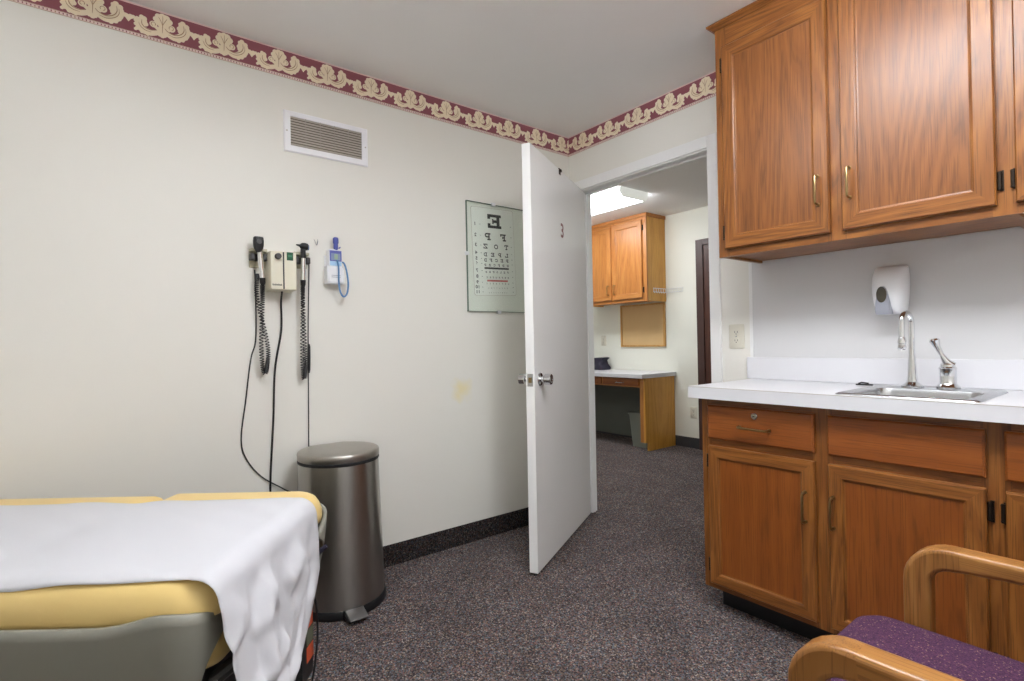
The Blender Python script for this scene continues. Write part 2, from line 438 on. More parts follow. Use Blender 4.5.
# ------------------------------------------------------------------ wallpaper border (printed strip)
PER, BH = 0.2155, 0.125
WK = [1.22]
def circ(cx, cy, r, n=14, sx=1.0):
    r *= 1.17; cy = min(cy, 117 - r)
    return [(cx + sx * r * math.cos(2 * PI * k / n), cy + r * math.sin(2 * PI * k / n)) for k in range(n)]
def stroke(pts, w):
    P = bez([(p[0], p[1], 0) for p in pts], 5); L = []; R_ = []
    for i, p in enumerate(P):
        t = (P[min(i + 1, len(P) - 1)] - P[max(0, i - 1)]).normalized(); nrm = Vector((-t.y, t.x, 0))
        q = i / (len(P) - 1) * (len(w) - 1); k = min(int(q), len(w) - 2); ww = w[k] + (w[k + 1] - w[k]) * (q - k)
        ww *= WK[0]; L.append(p + nrm * ww / 2); R_.append(p - nrm * ww / 2)
    return [[(L[i].x, L[i].y), (L[i + 1].x, L[i + 1].y), (R_[i + 1].x, R_[i + 1].y), (R_[i].x, R_[i].y)] for i in range(len(P) - 1)]
LEAF, VEIN = [], []
LS = [(17, 100), (11, 80), (16, 58), (32, 40), (55, 33), (76, 40), (88, 52)]
LEAF += stroke(LS, [10, 22, 27, 25, 20, 14, 12])
for q in ((22, 101, 8), (30, 95, 7), (28, 84, 9), (34, 76, 8), (31, 66, 8), (9, 92, 8), (6, 76, 6), (6, 62, 6), (13, 45, 7), (24, 33, 7), (38, 26, 7)): LEAF.append(circ(*q))
LEAF.append(circ(62, 66, 12)); LEAF += stroke([(70, 58), (80, 50), (88, 42)], [12, 12, 12])
for q in ((90, 107, 11), (77, 103, 10), (104, 101, 10), (68, 91, 10), (112, 88, 9), (74, 80, 11), (108, 76, 9), (90, 90, 20), (90, 72, 15), (91, 58, 12), (92, 42, 11), (92, 28, 8), (84, 30, 6), (101, 29, 6)): LEAF.append(circ(*q))
RS = [(97, 46), (110, 34), (130, 28), (150, 30), (163, 42), (167, 58), (161, 76)]
LEAF += stroke(RS, [10, 15, 20, 24, 25, 20, 9])
for q in ((158, 80, 7), (150, 76, 8), (150, 66, 8), (146, 56, 8), (172, 70, 6), (177, 60, 6), (177, 46, 6), (171, 32, 7), (178, 26, 5), (158, 22, 6), (140, 19, 6)): LEAF.append(circ(*q))
LEAF.append(circ(121, 64, 11)); LEAF += stroke([(114, 57), (104, 48)], [11, 10])
for q in ((184, 70, 6), (193, 68, 8), (207, 68, 8), (212, 72, 5), (200, 63, 7)): LEAF.append(circ(*q))
LEAF.append([(186, 66), (200, 46), (214, 66)])
WK[0] = 1.0
def ringline(cx, cy, r, a0, a1, w=2.2):
    return stroke([(cx + r * math.cos(math.radians(a0 + (a1 - a0) * k / 8)), cy + r * math.sin(math.radians(a0 + (a1 - a0) * k / 8))) for k in range(9)], [w, w])
VEIN += ringline(62, 66, 7.5, -40, 260) + ringline(121, 64, 7, -80, 220)
VEIN += stroke([(20, 90), (19, 70), (30, 52), (52, 42), (74, 48), (84, 58)], [1.5, 3, 3.5, 3.5, 3, 2])
VEIN += stroke([(13, 82), (13, 62), (26, 44), (50, 33), (72, 37)], [1.2, 2.2, 2.6, 2.6, 1.5])
VEIN += stroke([(158, 68), (158, 52), (148, 40), (130, 36), (110, 42)], [1.5, 3, 3.5, 3, 2])
VEIN += stroke([(168, 54), (162, 40), (148, 30), (128, 28)], [1.2, 2.4, 2.6, 1.5])
VEIN += stroke([(90, 104), (90, 86), (91, 60), (92, 36)], [1.5, 2.2, 2.6, 1.5])
for sx in (-1, 1): VEIN += stroke([(90 + sx * 14, 97), (90 + sx * 7, 84), (91, 66)], [1.5, 2.4, 1.5])
def border(name, fn, length, u_off, label):
    """fn(u, v, d) -> world: u along wall from the corner, v up, d out of the wall"""
    b = MB()
    def quad(u0, u1, v0, v1, d, mi): b.prism([(u0, v0), (u1, v0), (u1, v1), (u0, v1)], fn, 0.0, d, mi)
    z0 = H - BH
    quad(0, length, z0, H, .0008, 0)
    quad(0, length, H - .006, H, .0011, 2)
    quad(0, length, z0, z0 + .0135, .0011, 2)
    quad(0, length, z0 + .0115, z0 + .013, .0013, 3); quad(0, length, z0, z0 + .0016, .0013, 3)
    k = 0
    while k * .0108 < length - .005:
        b.prism([(k * .0108 + .002, z0 + .0035), (k * .0108 + .0052, z0 + .0035), (k * .0108 + .0052, z0 + .0095), (k * .0108 + .002, z0 + .0095)], fn, .001, .0014, 0 if k % 5 else 3); k += 1
    n = int(length / PER) + 2
    for i in range(-1, n):
        k = 0
        for poly, d, mi in [(p, .0014, 1) for p in LEAF] + [(p, .0034, 3) for p in VEIN]:
            k += 1; d += k * 1.2e-5
            pp = [(min(max((u / 1000) + i * PER + u_off, 0), length), z0 + v / 1000 * .99 + .001) for u, v in poly]
            if max(p[0] for p in pp) - min(p[0] for p in pp) < 1e-4: continue
            P3 = [Vector(fn(u, v, d)) for u, v in pp]
            nn = Vector((0, 0, 0))
            for q in range(1, len(P3) - 1): nn += (P3[q] - P3[0]).cross(P3[q + 1] - P3[0])
            if nn.dot(Vector(fn(0, 0, 1)) - Vector(fn(0, 0, 0))) < 0: P3.reverse()
            b.add(P3, [tuple(range(len(P3)))], mi)
    o = b.build(name, ['burg', 'cream', 'cream2', 'vein'], smooth=False, recalc=False)
    struct(o); return o
border('trim_3', lambda u, v, d: (d, -u, v), -RY, -.045 + .02, '')
border('trim_4', lambda u, v, d: (u, -d, v), RX, .04, '')
for o in (bpy.data.objects['trim_3'], bpy.data.objects['trim_4']): pass

# ------------------------------------------------------------------ open door with knob
ang = math.radians(28.36)
W_D = 0.938
pu = Vector((math.sin(ang), -math.cos(ang), 0)); pn = Vector((-math.cos(ang), -math.sin(ang), 0))
e0 = Vector((.58, -.823, 0)); h0 = e0 - pu * W_D
dr = bpy.data.objects.new('door_1', None); COL.objects.link(dr); dr.location = h0; struct(dr)
dp = lambda u, t, z: tuple(h0 + pu * u + pn * t + Vector((0, 0, z)))      # u along the leaf, t through it away from the hall side
def dbox(b, u0, u1, t0, t1, z0, z1, mi=0):
    b.add([dp(u, t, z) for z in (z0, z1) for (u, t) in ((u0, t0), (u1, t0), (u1, t1), (u0, t1))],
          [(3, 2, 1, 0), (4, 5, 6, 7), (0, 1, 5, 4), (1, 2, 6, 5), (2, 3, 7, 6), (3, 0, 4, 7)], mi)
b = MB(); dbox(b, 0, W_D, 0, .0435, .016, 2.049); leaf = b.build('leaf', 'door_paint', dr, bevel=.0015)
KZ = .927; KU = W_D - .068
b = MB()
for sgn, t0 in ((-1, 0), (1, .0435)):
    prof = [(.001, 0), (.033, 0), (.033, .004), (.030, .008), (.014, .010), (.014, .026), (.0245, .028), (.0265, .031), (.0265, .058), (.0245, .061), (.016, .0615), (.014, .0595), (.001, .0595)]
    rings = []
    for r, hgt in prof:
        rings.append([dp(KU + r * math.cos(2 * PI * k / 24), t0 + sgn * hgt, KZ + r * math.sin(2 * PI * k / 24)) for k in range(24)])
    b.loft(rings)
    kb = b.build('doorknob', 'chrome', dr, angle=30); b = MB()
dbox(b, W_D - .0005, W_D + .0015, .008, .036, KZ - .03, KZ + .03); dbox(b, W_D + .001, W_D + .007, .014, .028, KZ - .012, KZ + .012, 1)
b.build('latch_plate', ['satin', 'brass'], dr)
b = MB()
dbox(b, .49, .515, -.0035, -.0005, 2.02, 2.052); dbox(b, .49, .515, -.0035, .045, 2.0505, 2.053); dbox(b, .494, .511, -.012, -.0035, 2.034, 2.046)
b.build('over_door_clip', 'hinge', dr)
b = MB(); vs, fs = text_polys('3', 0.108, .002)
b.add([dp(.480 - x * 1.15, -.002, 1.712 + z) for x, z in vs], fs); b.build('number', 'red3', dr, smooth=False)
b = MB()
for z in (.25, 1.03, 1.82): b.tube([dp(-.004, .047, z - .045), dp(-.004, .047, z + .045)], .006, 10)
b.build('hinge_barrel', 'satin', dr)

# ------------------------------------------------------------------ cabinets
def handle(name, parent, p0, p1, out, mat='brass', r=.0042, proj=.027):
    """bow pull between two feet on a face; out = outward unit vector"""
    p0, p1, o = Vector(p0), Vector(p1), Vector(out); d = (p1 - p0).normalized()
    pts = [p0, p0 + o * proj * .7, p0 + o * proj * .93 + d * .004, p0 + o * proj + d * .012, p1 + o * proj - d * .012, p1 + o * proj * .93 - d * .004, p1 + o * proj * .7, p1]
    b = MB(); b.tube(pts, r, 10)
    for p in (p0, p1): b.tube([p, p + o * .003], .0065, 12)
    return b.build(name, mat, parent)
def panel_door(parent, x0, x1, z0, z1, yf, yb, mats, fw=.052, name='door'):
    """mitred frame-and-panel cabinet door facing -y"""
    b = MB()
    rings = [(0, yb), (0, yf + .005), (.004, yf), (fw - .004, yf), (fw, yf + .002), (fw + .001, yf + .0065), (fw + .006, yf + .008)]
    R_ = [[(x0 + i, y, z0 + i), (x1 - i, y, z0 + i), (x1 - i, y, z1 - i), (x0 + i, y, z1 - i)] for i, y in rings]
    for a, c in zip(R_[:-1], R_[1:]):
        for k in range(4):
            l = (k + 1) % 4
            b.add([a[k], a[l], c[l], c[k]], [(0, 1, 2, 3)], 1 if k in (0, 2) else 0)
    b.add(R_[-1], [(0, 1, 2, 3)], 2); b.add(R_[0], [(3, 2, 1, 0)], 0)
    return b.build(name, mats, parent, smooth=False)
def hinge(parent, x, z, y, sgn):
    b = MB(); b.tube([(x, y - .006, z - .026), (x, y - .006, z + .026)], .0055, 10)
    b.box(min(x, x + sgn * .009), max(x, x + sgn * .009), y - .0025, y, z - .03, z + .03, 0)
    for dz in (-.022, .022): b.tube([(x, y - .006, z + dz - .001), (x, y - .006, z + dz + .001)], .0066, 10)
    return b.build('hinge', 'hinge', parent)
OAK = ['oak_v', 'oak_h', 'oak_pv']; OAKB = ['oak_v', 'oak_h', 'oak_b']
def front_frame(b, x0, x1, z0, z1, yf, yb, holes, mv=0, mh=1):
    """face frame: solid rectangle minus openings, stiles vertical grain"""
    xs = sorted({x0, x1} | {h[0] for h in holes} | {h[1] for h in holes}); zs = sorted({z0, z1} | {h[2] for h in holes} | {h[3] for h in holes})
    for i in range(len(xs) - 1):
        for j in range(len(zs) - 1):
            cx, cz = (xs[i] + xs[i + 1]) / 2, (zs[j] + zs[j + 1]) / 2
            if any(h[0] < cx < h[1] and h[2] < cz < h[3] for h in holes): continue
            inrail = any(h[0] < cx < h[1] for h in holes)
            b.box(xs[i], xs[i + 1], yf, yb, zs[j], zs[j + 1], mh if inrail else mv)
# --- upper units: face frame front y=-.345, doors to -.365
YU, YUD = -.345, -.365
def upper(x0, x1, doors, label, left_end):
    t = thing('wall_cabinet', label, 'cabinet', ((x0 + x1) / 2, -.17, 1.45), 0, 'upper cabinets over the counter')
    b = MB()
    holes = [(d[0] + .012, d[1] - .012, 1.495, 2.315) for d in doors]
    front_frame(b, x0, x1, 1.45, 2.418, YU, YU + .02, holes)
    b.box(x0, x0 + .016, YU + .02, -.006, 1.452, 2.415, 0); b.box(x1 - .016, x1, YU + .02, -.006, 1.452, 2.415, 0)
    b.box(x0 + .016, x1 - .016, YU + .02, -.006, 1.462, 1.478, 2); b.box(x0 + .016, x1 - .016, YU + .02, -.006, 2.32, 2.336, 2)
    b.box(x0 + .016, x1 - .016, -.012, -.006, 1.478, 2.32, 0)
    b.build('body', ['oak_v', 'oak_h', 'oak_h'], t, smooth=False)
    b = MB()   # cove crown under the ceiling
    prof = [(0, 2.416), (.006, 2.416), (.009, 2.420), (.015, 2.425), (.022, 2.429), (.026, 2.431), (.026, 2.438), (0, 2.438)]
    xl = x0 if left_end else x0
    R0 = [(xl - (o if left_end else 0), YU - o, z) for o, z in prof]; R1 = [(x1, YU - o, z) for o, z in prof]
    b.loft([R0, R1], 0)
    if left_end:
        b.loft([[(x0 - o, YU - o, z) for o, z in prof], [(x0 - o, -.006, z) for o, z in prof]], 1)
    b.build('crown_moulding', ['oak_h', 'oak_y'], t)
    for (a, c, hs) in doors:
        d = panel_door(t, a, c, 1.481, 2.328, YUD, YU - .0005, OAK)
        hx = c - .036 if hs == 'L' else a + .028
        if hs == 'L': handle('handle', d, (hx, YUD, 1.587), (hx, YUD, 1.69), (0, -1, 0))
        else: handle('handle', d, (hx, YUD, 1.59), (hx, YUD, 1.693), (0, -1, 0))
        for z in (1.552, 2.26): hinge(d, (a - .006) if hs == 'L' else (c + .006), z, YU, -1 if hs == 'L' and a - .03 > x0 else 1)
    return t
upper(1.25, 2.157, [(1.285, 1.688, 'L'), (1.727, 2.133, 'R')], 'oak upper wall cabinet above the sink with two doors', True)
upper(2.157, 3.045, [(2.174, 2.59, 'L'), (2.63, 3.03, 'R')], 'oak upper wall cabinet cut off at the right, beyond the black hinge', False)
# --- base units: face frame y=-.475, fronts to -.495
YB, YBD = -.475, -.495
def base(x0, x1, bays, label, lock=None):
    t = thing('base_cabinet', label, 'cabinet', ((x0 + x1) / 2, -.24, 0), 0, 'base cabinets under the counter')
    b = MB()
    holes = []
    for (a, c, hs, pull) in bays: holes += [(a + .012, c - .012, .135, .66), (a + .012, c - .012, .715, .825)]
    front_frame(b, x0, x1, .095, .868, YB, YB + .02, holes)
    for xx in (x0, x1 - .016): b.box(xx, xx + .016, YB + .02, -.004, .095, .868, 0)
    b.box(x0 + .016, x1 - .016, YB + .02, -.004, .1, .116, 1); b.box(x0 + .016, x1 - .016, -.012, -.004, .116, .868, 0)
    b.build('body', OAK, t, smooth=False)
    b = MB(); b.box(x0 + .03, x1, -.395, -.38, 0, .095); b.box(x0 + .03, x0 + .046, -.38, -.01, 0, .095); b.build('toe_kick', 'black', t, smooth=False)
    for (a, c, hs, pull) in bays:
        d = panel_door(t, a, c, .119, .675, YBD, YB - .0005, OAKB, .045)
        hx = c - .030 if hs == 'L' else a + .016
        handle('handle', d, (hx, YBD, .462), (hx, YBD, .566), (0, -1, 0))
        for z in (.19, .612): hinge(d, (a - .006) if hs == 'L' else (c + .006), z, YB, 1)
        dd = MB()
        R_ = [[(a + i, y, .705 + i), (c - i, y, .705 + i), (c - i, y, .84 - i), (a + i, y, .84 - i)] for i, y in ((0, YB - .0005), (0, YBD + .006), (.006, YBD))]
        dd.loft(R_); dob = dd.build('drawer' if pull else 'false_front', 'oak_bh', t, smooth=False)
        if pull:
            xm = (a + c) / 2 - .006
            handle('drawer_pull', dob, (xm - .056, YBD, .766), (xm + .056, YBD, .764), (0, -1, 0))
            if lock:
                lb = MB(); lb.lathe([(.001, 0), (.0125, 0), (.0125, -.004), (.010, -.0065), (.001, -.0065)], (lock, YBD, .812), 20, 'y'); lb.box(lock - .004, lock + .004, YBD - .0075, YBD - .006, .8105, .8135, 1)
                lb.build('lock', ['chrome', 'black'], dob)
    return t
base(1.235, 2.142, [(1.268, 1.672, 'L', True), (1.715, 2.119, 'R', False)], 'oak base cabinet below the sink with a locked drawer', 1.466)
base(2.142, 3.045, [(2.159, 2.575, 'L', True), (2.615, 3.03, 'R', True)], 'oak base cabinet at the right edge behind the chair arm')
# --- worktop with hole for the sink
t = thing('countertop', 'white laminate countertop with backsplash on the oak base cabinets', 'countertop', (2.1, -.27, .868))
CT0, CT1 = .868, .915
sx0, sx1, sy0, sy1 = 1.775, 2.085, -.475, -.20
b = MB()
xs = [1.212, sx0, sx1, RX - .003]; ys = [-.537, sy0, sy1, -.004]
for i in range(3):
    for j in range(3):
        if i == 1 and j == 1: continue
        for z, fl in ((CT0, 1), (CT1, 0)):
            f = (0, 1, 2, 3) if not fl else (3, 2, 1, 0)
            b.add([(xs[i], ys[j], z), (xs[i + 1], ys[j], z), (xs[i + 1], ys[j + 1], z), (xs[i], ys[j + 1], z)], [f])
def ring_wall(x0, x1, y0, y1): 
    q = [(x0, y0), (x1, y0), (x1, y1), (x0, y1)]
    for k in range(4):
        p, r = q[k], q[(k + 1) % 4]; b.add([(p[0], p[1], CT0), (r[0], r[1], CT0), (r[0], r[1], CT1), (p[0], p[1], CT1)], [(0, 1, 2, 3)])
ring_wall(xs[0], xs[3], ys[0], ys[3]); ring_wall(sx0, sx1, sy0, sy1)
b.box(xs[0] - .0006, xs[3], -.5376, -.5368, CT1 - .0022, CT1 - .0004, 1)      # dark laminate seam along the front edge
b.build('top', ['laminate', 'vent_s'], t, smooth=False)
b = MB(); b.box(1.19, RX - .004, -.024, -.006, CT1 + .0005, 1.017); b.build('backsplash', 'laminate', t, bevel=.002)
# laminate panel on the wall
b = MB(); b.box(1.2, RX - .002, -.006, -.0005, 1.017, 1.46); b.box(1.2, 1.214, -.0085, -.006, 1.017, 1.46, 1); struct(b.build('trim_5', ['panel', 'white_trim'], smooth=False))

# ------------------------------------------------------------------ sink, tap
t = thing('sink', 'small stainless steel drop-in sink in the white counter', 'sink', (1.93, -.31, .915))
b = MB()
def rr3(x0, x1, y0, y1, r, z, n=6): return [(x, y, z) for x, y in rrect(x1 - x0, y1 - y0, r, n, (x0 + x1) / 2, (y0 + y1) / 2)]
X0, X1, Y0, Y1 = 1.745, 2.115, -.512, -.118
rings = [rr3(X0, X1, Y0, Y1, .018, .9155), rr3(X0 + .001, X1 - .001, Y0 + .001, Y1 - .001, .018, .9185), rr3(X0 + .008, X1 - .008, Y0 + .008, Y1 - .008, .016, .9215), rr3(X0 + .024, X1 - .024, Y0 + .022, Y1 - .075, .04, .9205),
         rr3(1.782, 2.078, -.482, -.204, .045, .918), rr3(1.786, 2.074, -.478, -.208, .045, .905), rr3(1.797, 2.063, -.467, -.219, .05, .80), rr3(1.82, 2.04, -.445, -.24, .05, .786), rr3(1.915, 1.945, -.36, -.33, .014, .782)]
b.loft(rings, 0, False, True)
b.build('basin', 'satin', t, angle=50)
b = MB(); b.lathe([(.001, .7835), (.026, .7835), (.026, .788), (.02, .790), (.001, .787)], (1.93, -.345, 0), 20); b.build('drain', 'chrome', t)
FX, FY = 1.867, -.153
t = thing('faucet', 'tall chrome gooseneck faucet rising from the sink', 'faucet', (FX, FY, .9215))
b = MB(); b.lathe([(.001, .921), (.033, .921), (.034, .926), (.026, .931), (.017, .940), (.0145, .965), (.0125, 1.0), (.011, 1.03)], (FX, FY, 0), 24); b.build('base_flange', 'chrome', t)
b = MB(); pts = [(FX, FY, 1.0)] + [(FX, FY, z) for z in (1.05, 1.1, 1.13, 1.148)]
for k in range(1, 13):
    a = PI * k / 12; pts.append((FX - .005 * (1 - math.cos(a)) , FY - .034 * (1 - math.cos(a)), 1.150 + .034 * math.sin(a)))
pts += [(FX - .010, FY - .068, 1.125), (FX - .010, FY - .068, 1.10)]
b.tube(pts, .0095, 14); b.build('spout', 'chrome', t)
b = MB(); b.lathe([(.001, 1.055), (.0105, 1.055), (.0125, 1.058), (.0125, 1.068), (.0108, 1.07), (.0108, 1.076), (.013, 1.078), (.013, 1.088), (.009, 1.100), (.001, 1.102)], (FX - .010, FY - .068, 0), 20); b.build('aerator', 'chrome', t)
VX, VY = 1.966, -.15
t = thing('mixer_valve', 'chrome mixer valve with a raised lever beside the faucet', 'tap handle', (VX, VY, .9215))
b = MB(); b.lathe([(.001, .921), (.033, .921), (.034, .927), (.027, .934), (.0235, .94), (.0235, .985), (.025, .988), (.025, .992), (.021, .996), (.020, 1.004), (.012, 1.012), (.001, 1.014)], (VX, VY, 0), 24); b.build('body', 'chrome', t)
b = MB()
lp = [(VX + .012, VY, .998), (VX - .002, VY - .004, 1.012), (VX - .014, VY - .01, 1.038), (VX - .025, VY - .013, 1.066), (VX - .031, VY - .015, 1.086), (VX - .0325, VY - .0155, 1.092)]
b.tube(lp, [.016, .0125, .007, .0095, .0155, .011], 12); b.build('lever', 'chrome', t)
b = MB(); b.box(1.672, 1.728, -.108, -.097, .9155, .9205); b.tube([(1.680, -.1025, .9205), (1.69, -.1025, .926), (1.715, -.1025, .9235)], .003, 8)
o = b.build('clip', 'blackm', bevel=.001); o_c = tag(o, 'tiny black clip lying on the counter left of the sink', 'clip')

# ------------------------------------------------------------------ soap dispenser
DZ = -.006
t = thing('soap_dispenser', 'white wall soap dispenser mounted above the faucet', 'soap dispenser', (1.78, -.006, 1.28))
b = MB(); rings = []
for z, w, dpt, yy, r in ((1.193, .078, .062, 0, .02), (1.197, .086, .074, 0, .026), (1.22, .098, .092, 0, .034), (1.26, .108, .1, 0, .036), (1.30, .112, .1, 0, .036), (1.34, .110, .092, 0, .034), (1.362, .104, .08, 0, .03), (1.372, .098, .066, 0, .024), (1.376, .086, .048, 0, .018)):
    rings.append([(1.78 + x, -.0065 - dpt / 2 + y, z + DZ) for x, y in rrect(w, dpt, r, 6)])
b.loft(rings); b.build('housing', 'white_pl', t, angle=60)
b = MB()
def front_pt(x, z):   # front surface of the housing
    for (za, da), (zb, db) in zip(((1.193, .062), (1.197, .074), (1.22, .092), (1.26, .1), (1.30, .1), (1.34, .092)), ((1.197, .074), (1.22, .092), (1.26, .1), (1.30, .1), (1.34, .092), (1.37, .066))):
        if za <= z <= zb: return -.0065 - (da + (db - da) * (z - za) / (zb - za))
    return -.07
R0, R1 = [], []
rings = []
for z, hw in ((1.192, .025), (1.200, .0255), (1.215, .025), (1.235, .0235), (1.255, .0205), (1.275, .0165), (1.29, .011), (1.297, .005)):
    yf_ = -.1155 + .012 * max(0, (1.215 - z) / .025)
    rings.append([(1.768 + x, yf_ + (.005 if abs(x) > hw * .99 else 0) if k < 6 else -.08, z + DZ) for k, x in enumerate((-hw, -hw * .85, -hw * .3, hw * .3, hw * .85, hw, hw, -hw))])
b.loft(rings)
b.build('push_bar', 'grey_pl', t)
b = MB()
ov = [(.0165 * math.cos(2 * PI * k / 20), .030 * math.sin(2 * PI * k / 20)) for k in range(20)]
b.loft([[(1.767 + x, -.112 , 1.266 + DZ + z) for x, z in ov], [(1.767 + x, -.1185, 1.266 + DZ + z) for x, z in ov], [(1.767 + x * .7, -.121, 1.266 + DZ + z * .7) for x, z in ov]])
b.build('window', 'slate', t, angle=60)

# ------------------------------------------------------------------ plates
def wall_plate(label, cx, z, y, sgn, grp, style):
    """cover plate on a wall facing -y"""
    t = thing('outlet_plate', label, 'wall outlet', (cx, y, z))
    if grp: t['group'] = grp
    b = MB(); q = rrect(.076, .118, .006, 3)
    b.loft([[(cx + x, y, z + v) for x, v in q], [(cx + x, y - .004, z + v) for x, v in q], [(cx + x * .92, y - .0062, z + v * .95) for x, v in q]]); b.build('plate', 'plate', t)
    for dz in (-.02, .02):
        b = MB(); q = rrect(.033, .028, .011, 4)
        b.loft([[(cx + x, y - .005, z + dz + v) for x, v in q], [(cx + x, y - .0078, z + dz + v) for x, v in q]])
        for dx in (-.0065, .0065): b.box(cx + dx - .0011, cx + dx + .0011, y - .0083, y - .0075, z + dz - .003, z + dz + .006, 1)
        b.lathe([(.001, y - .0078), (.0026, y - .0078), (.0026, y - .0083), (.001, y - .0083)], (cx, 0, z + dz - .008), 8, 'y', 1)
        b.build('socket', ['plate', 'black'], t)
    b = MB(); b.lathe([(.0005, y - .006), (.0035, y - .006), (.0035, y - .0082), (.0005, y - .0082)], (cx, 0, z), 10, 'y'); b.build('screw', 'satin', t)
    return t
wall_plate('ivory outlet plate on the wall strip between door frame and counter backsplash', 1.131, 1.115, 0, -1, None, 'o')
wall_plate('ivory outlet plate above the dark baseboard beside the golden desk end', -.604, .36, HY, -1, None, 'o')
wall_plate('small ivory outlet plate above the hall desk, left of the cork board', -1.795, 1.105, HY, -1, None, 'o')

# ------------------------------------------------------------------ return-air vent on wall A
t = thing('air_vent', 'white rectangular louvred air vent high on the left wall', 'vent', (0, -1.578, 2.08))
y0, y1, z0, z1 = -1.774, -1.382, 1.984, 2.170
iy0, iy1, iz0, iz1 = -1.745, -1.413, 2.014, 2.146
b = MB()
def yzring(x, a0, a1, c0, c1): return [(x, a0, c0), (x, a1, c0), (x, a1, c1), (x, a0, c1)]
b.loft([yzring(.0005, y0, y1, z0, z1), yzring(.004, y0, y1, z0, z1), yzring(.008, y0 + .005, y1 - .005, z0 + .005, z1 - .005), yzring(.008, iy0, iy1, iz0, iz1), yzring(.002, iy0, iy1, iz0, iz1)], 0, False, False)
b.build('frame', 'vent_w', t, smooth=False)
b = MB(); b.box(.0005, .0018, iy0, iy1, iz0, iz1); b.build('backing', 'vent_d', t, smooth=False)
n = 11
for k in range(n):
    z = iz0 + (k + .5) * (iz1 - iz0) / n
    b = MB(); b.prism([(.002, z + .0045), (.0075, z - .0045), (.0075, z - .003), (.002, z + .006)], lambda u, v, d: (u, d, v), iy0 + .001, iy1 - .001); b.build('louvre', 'vent_s', t, smooth=False)
b = MB()
for k in range(1, 5):
    yy = iy0 + (iy1 - iy0) * k / 5; b.box(.0076, .0086, yy - .001, yy + .001, iz0, iz1)
b.build('rib', 'vent_s', t, smooth=False)
for yy in (y0 + .013, y1 - .013):
    b = MB(); b.lathe([(.0005, .007), (.0036, .007), (.003, .0098), (.0005, .0102)], (0, yy, 2.077), 10, 'x'); b.build('screw', 'vent_s', t)

# ------------------------------------------------------------------ eye chart
GL = {'E': ([(0, 0, 5, 1), (0, 4, 5, 5), (.6, 0, 1.7, 5), (1.6, 2, 3, 3), (4, 0, 5, 1.7), (4, 3.3, 5, 5), (2.8, 1.6, 3.3, 3.4)], []),
      'F': ([(0, 4, 5, 5), (.8, 0, 1.9, 5), (0, 0, 2.8, 1), (1.6, 2, 3, 3), (4, 3.3, 5, 5), (2.8, 1.6, 3.3, 3.4)], []),
      'P': ([(0, 4, 3.4, 5), (.8, 0, 1.9, 5), (0, 0, 2.8, 1), (1.6, 1.8, 3.4, 2.8)], [(3.3, 3.4, 1.6, .62, -90, 90)]),
      'T': ([(0, 4, 5, 5), (2, 0, 3, 5), (1.2, 0, 3.8, 1), (0, 3.2, .9, 5), (4.1, 3.2, 5, 5)], []),
      'L': ([(0, 0, 5, 1), (.8, 0, 1.9, 5), (0, 4, 2.8, 5), (4, 0, 5, 1.9)], []),
      'D': ([(0, 4, 2.8, 5), (0, 0, 2.8, 1), (.8, 0, 1.9, 5)], [(2.6, 2.5, 2.5, 1.5, -90, 90)]),
      'Z': ([(0, 4, 5, 5), (0, 0, 5, 1), (0, 3.2, .9, 5), (4.1, 0, 5, 1.8)], 'diag'),
      'O': ([], [(2.5, 2.5, 2.5, 1.5, 0, 360)]),
      'C': ([(4.2, 3.2, 5, 4.6), (4.0, .6, 4.9, 1.6)], [(2.5, 2.5, 2.5, 1.5, 40, 320)])}
def glyph(b, ch, put, mi):
    rects, arcs = GL[ch]
    for a, c, d, e in rects: b.add([put(a, c), put(d, c), put(d, e), put(a, e)], [(0, 1, 2, 3)], mi)
    if arcs == 'diag':
        b.add([put(0, 1), put(1.4, 1), put(5, 4), put(3.6, 4)], [(0, 1, 2, 3)], mi); return
    for cx, cy, ro, ri, a0, a1 in arcs:
        n = 10 if a1 - a0 < 200 else 18
        for k in range(n):
            A, B = math.radians(a0 + (a1 - a0) * k / n), math.radians(a0 + (a1 - a0) * (k + 1) / n)
            b.add([put(cx + r * math.cos(q), cy + r * math.sin(q)) for r, q in ((ri, A), (ro, A), (ro, B), (ri, B))], [(0, 1, 2, 3)], mi)
t = thing('eye_chart', 'glass-covered eye chart with mirrored letters on the left wall behind the open door', 'eye chart', (0, -.59, 1.59))
gy0, gy1, gz0, gz1 = -.812, -.355, 1.287, 1.905
b = MB(); b.box(-.001, .003, gy0 + .002, gy1 - .002, gz0 + .002, gz1 - .002); b.build('backing', 'card_back', t, smooth=False)
b = MB(); b.box(.009, .0135, gy0, gy1, gz0, gz1); b.build('glass_pane', 'glass', t, smooth=False)
b = MB()
for (a, c, d, e) in ((gy0 - .002, gy0, gz0 - .002, gz1 + .002), (gy1, gy1 + .002, gz0 - .002, gz1 + .002), (gy0, gy1, gz0 - .002, gz0), (gy0, gy1, gz1, gz1 + .002)): b.box(.001, .0137, a, c, d, e)
b.build('glass_edge', 'glass_edge', t, smooth=False)
cy0, cy1, cz0, cz1 = -.772, -.474, 1.383, 1.884
cA = math.radians(2.0)
ccy, ccz = (cy0 + cy1) / 2, (cz0 + cz1) / 2
def crot(y, z): dy, dz = y - ccy, z - ccz; return ccy + dy * math.cos(cA) - dz * math.sin(cA), ccz + dy * math.sin(cA) + dz * math.cos(cA)
def cput(f, g, x=.0052):      # f across the card from its left edge in view, g down from the top, both 0..1
    y, z = crot(cy0 + f * (cy1 - cy0), cz1 - g * (cz1 - cz0)); return (x, y, z)
b = MB()
q = [(ccy + u, ccz + v) for u, v in rrect(cy1 - cy0, cz1 - cz0, .012, 4)]
b.loft([[(x,) + crot(*p) for p in q] for x in (.003, .005)], 0)
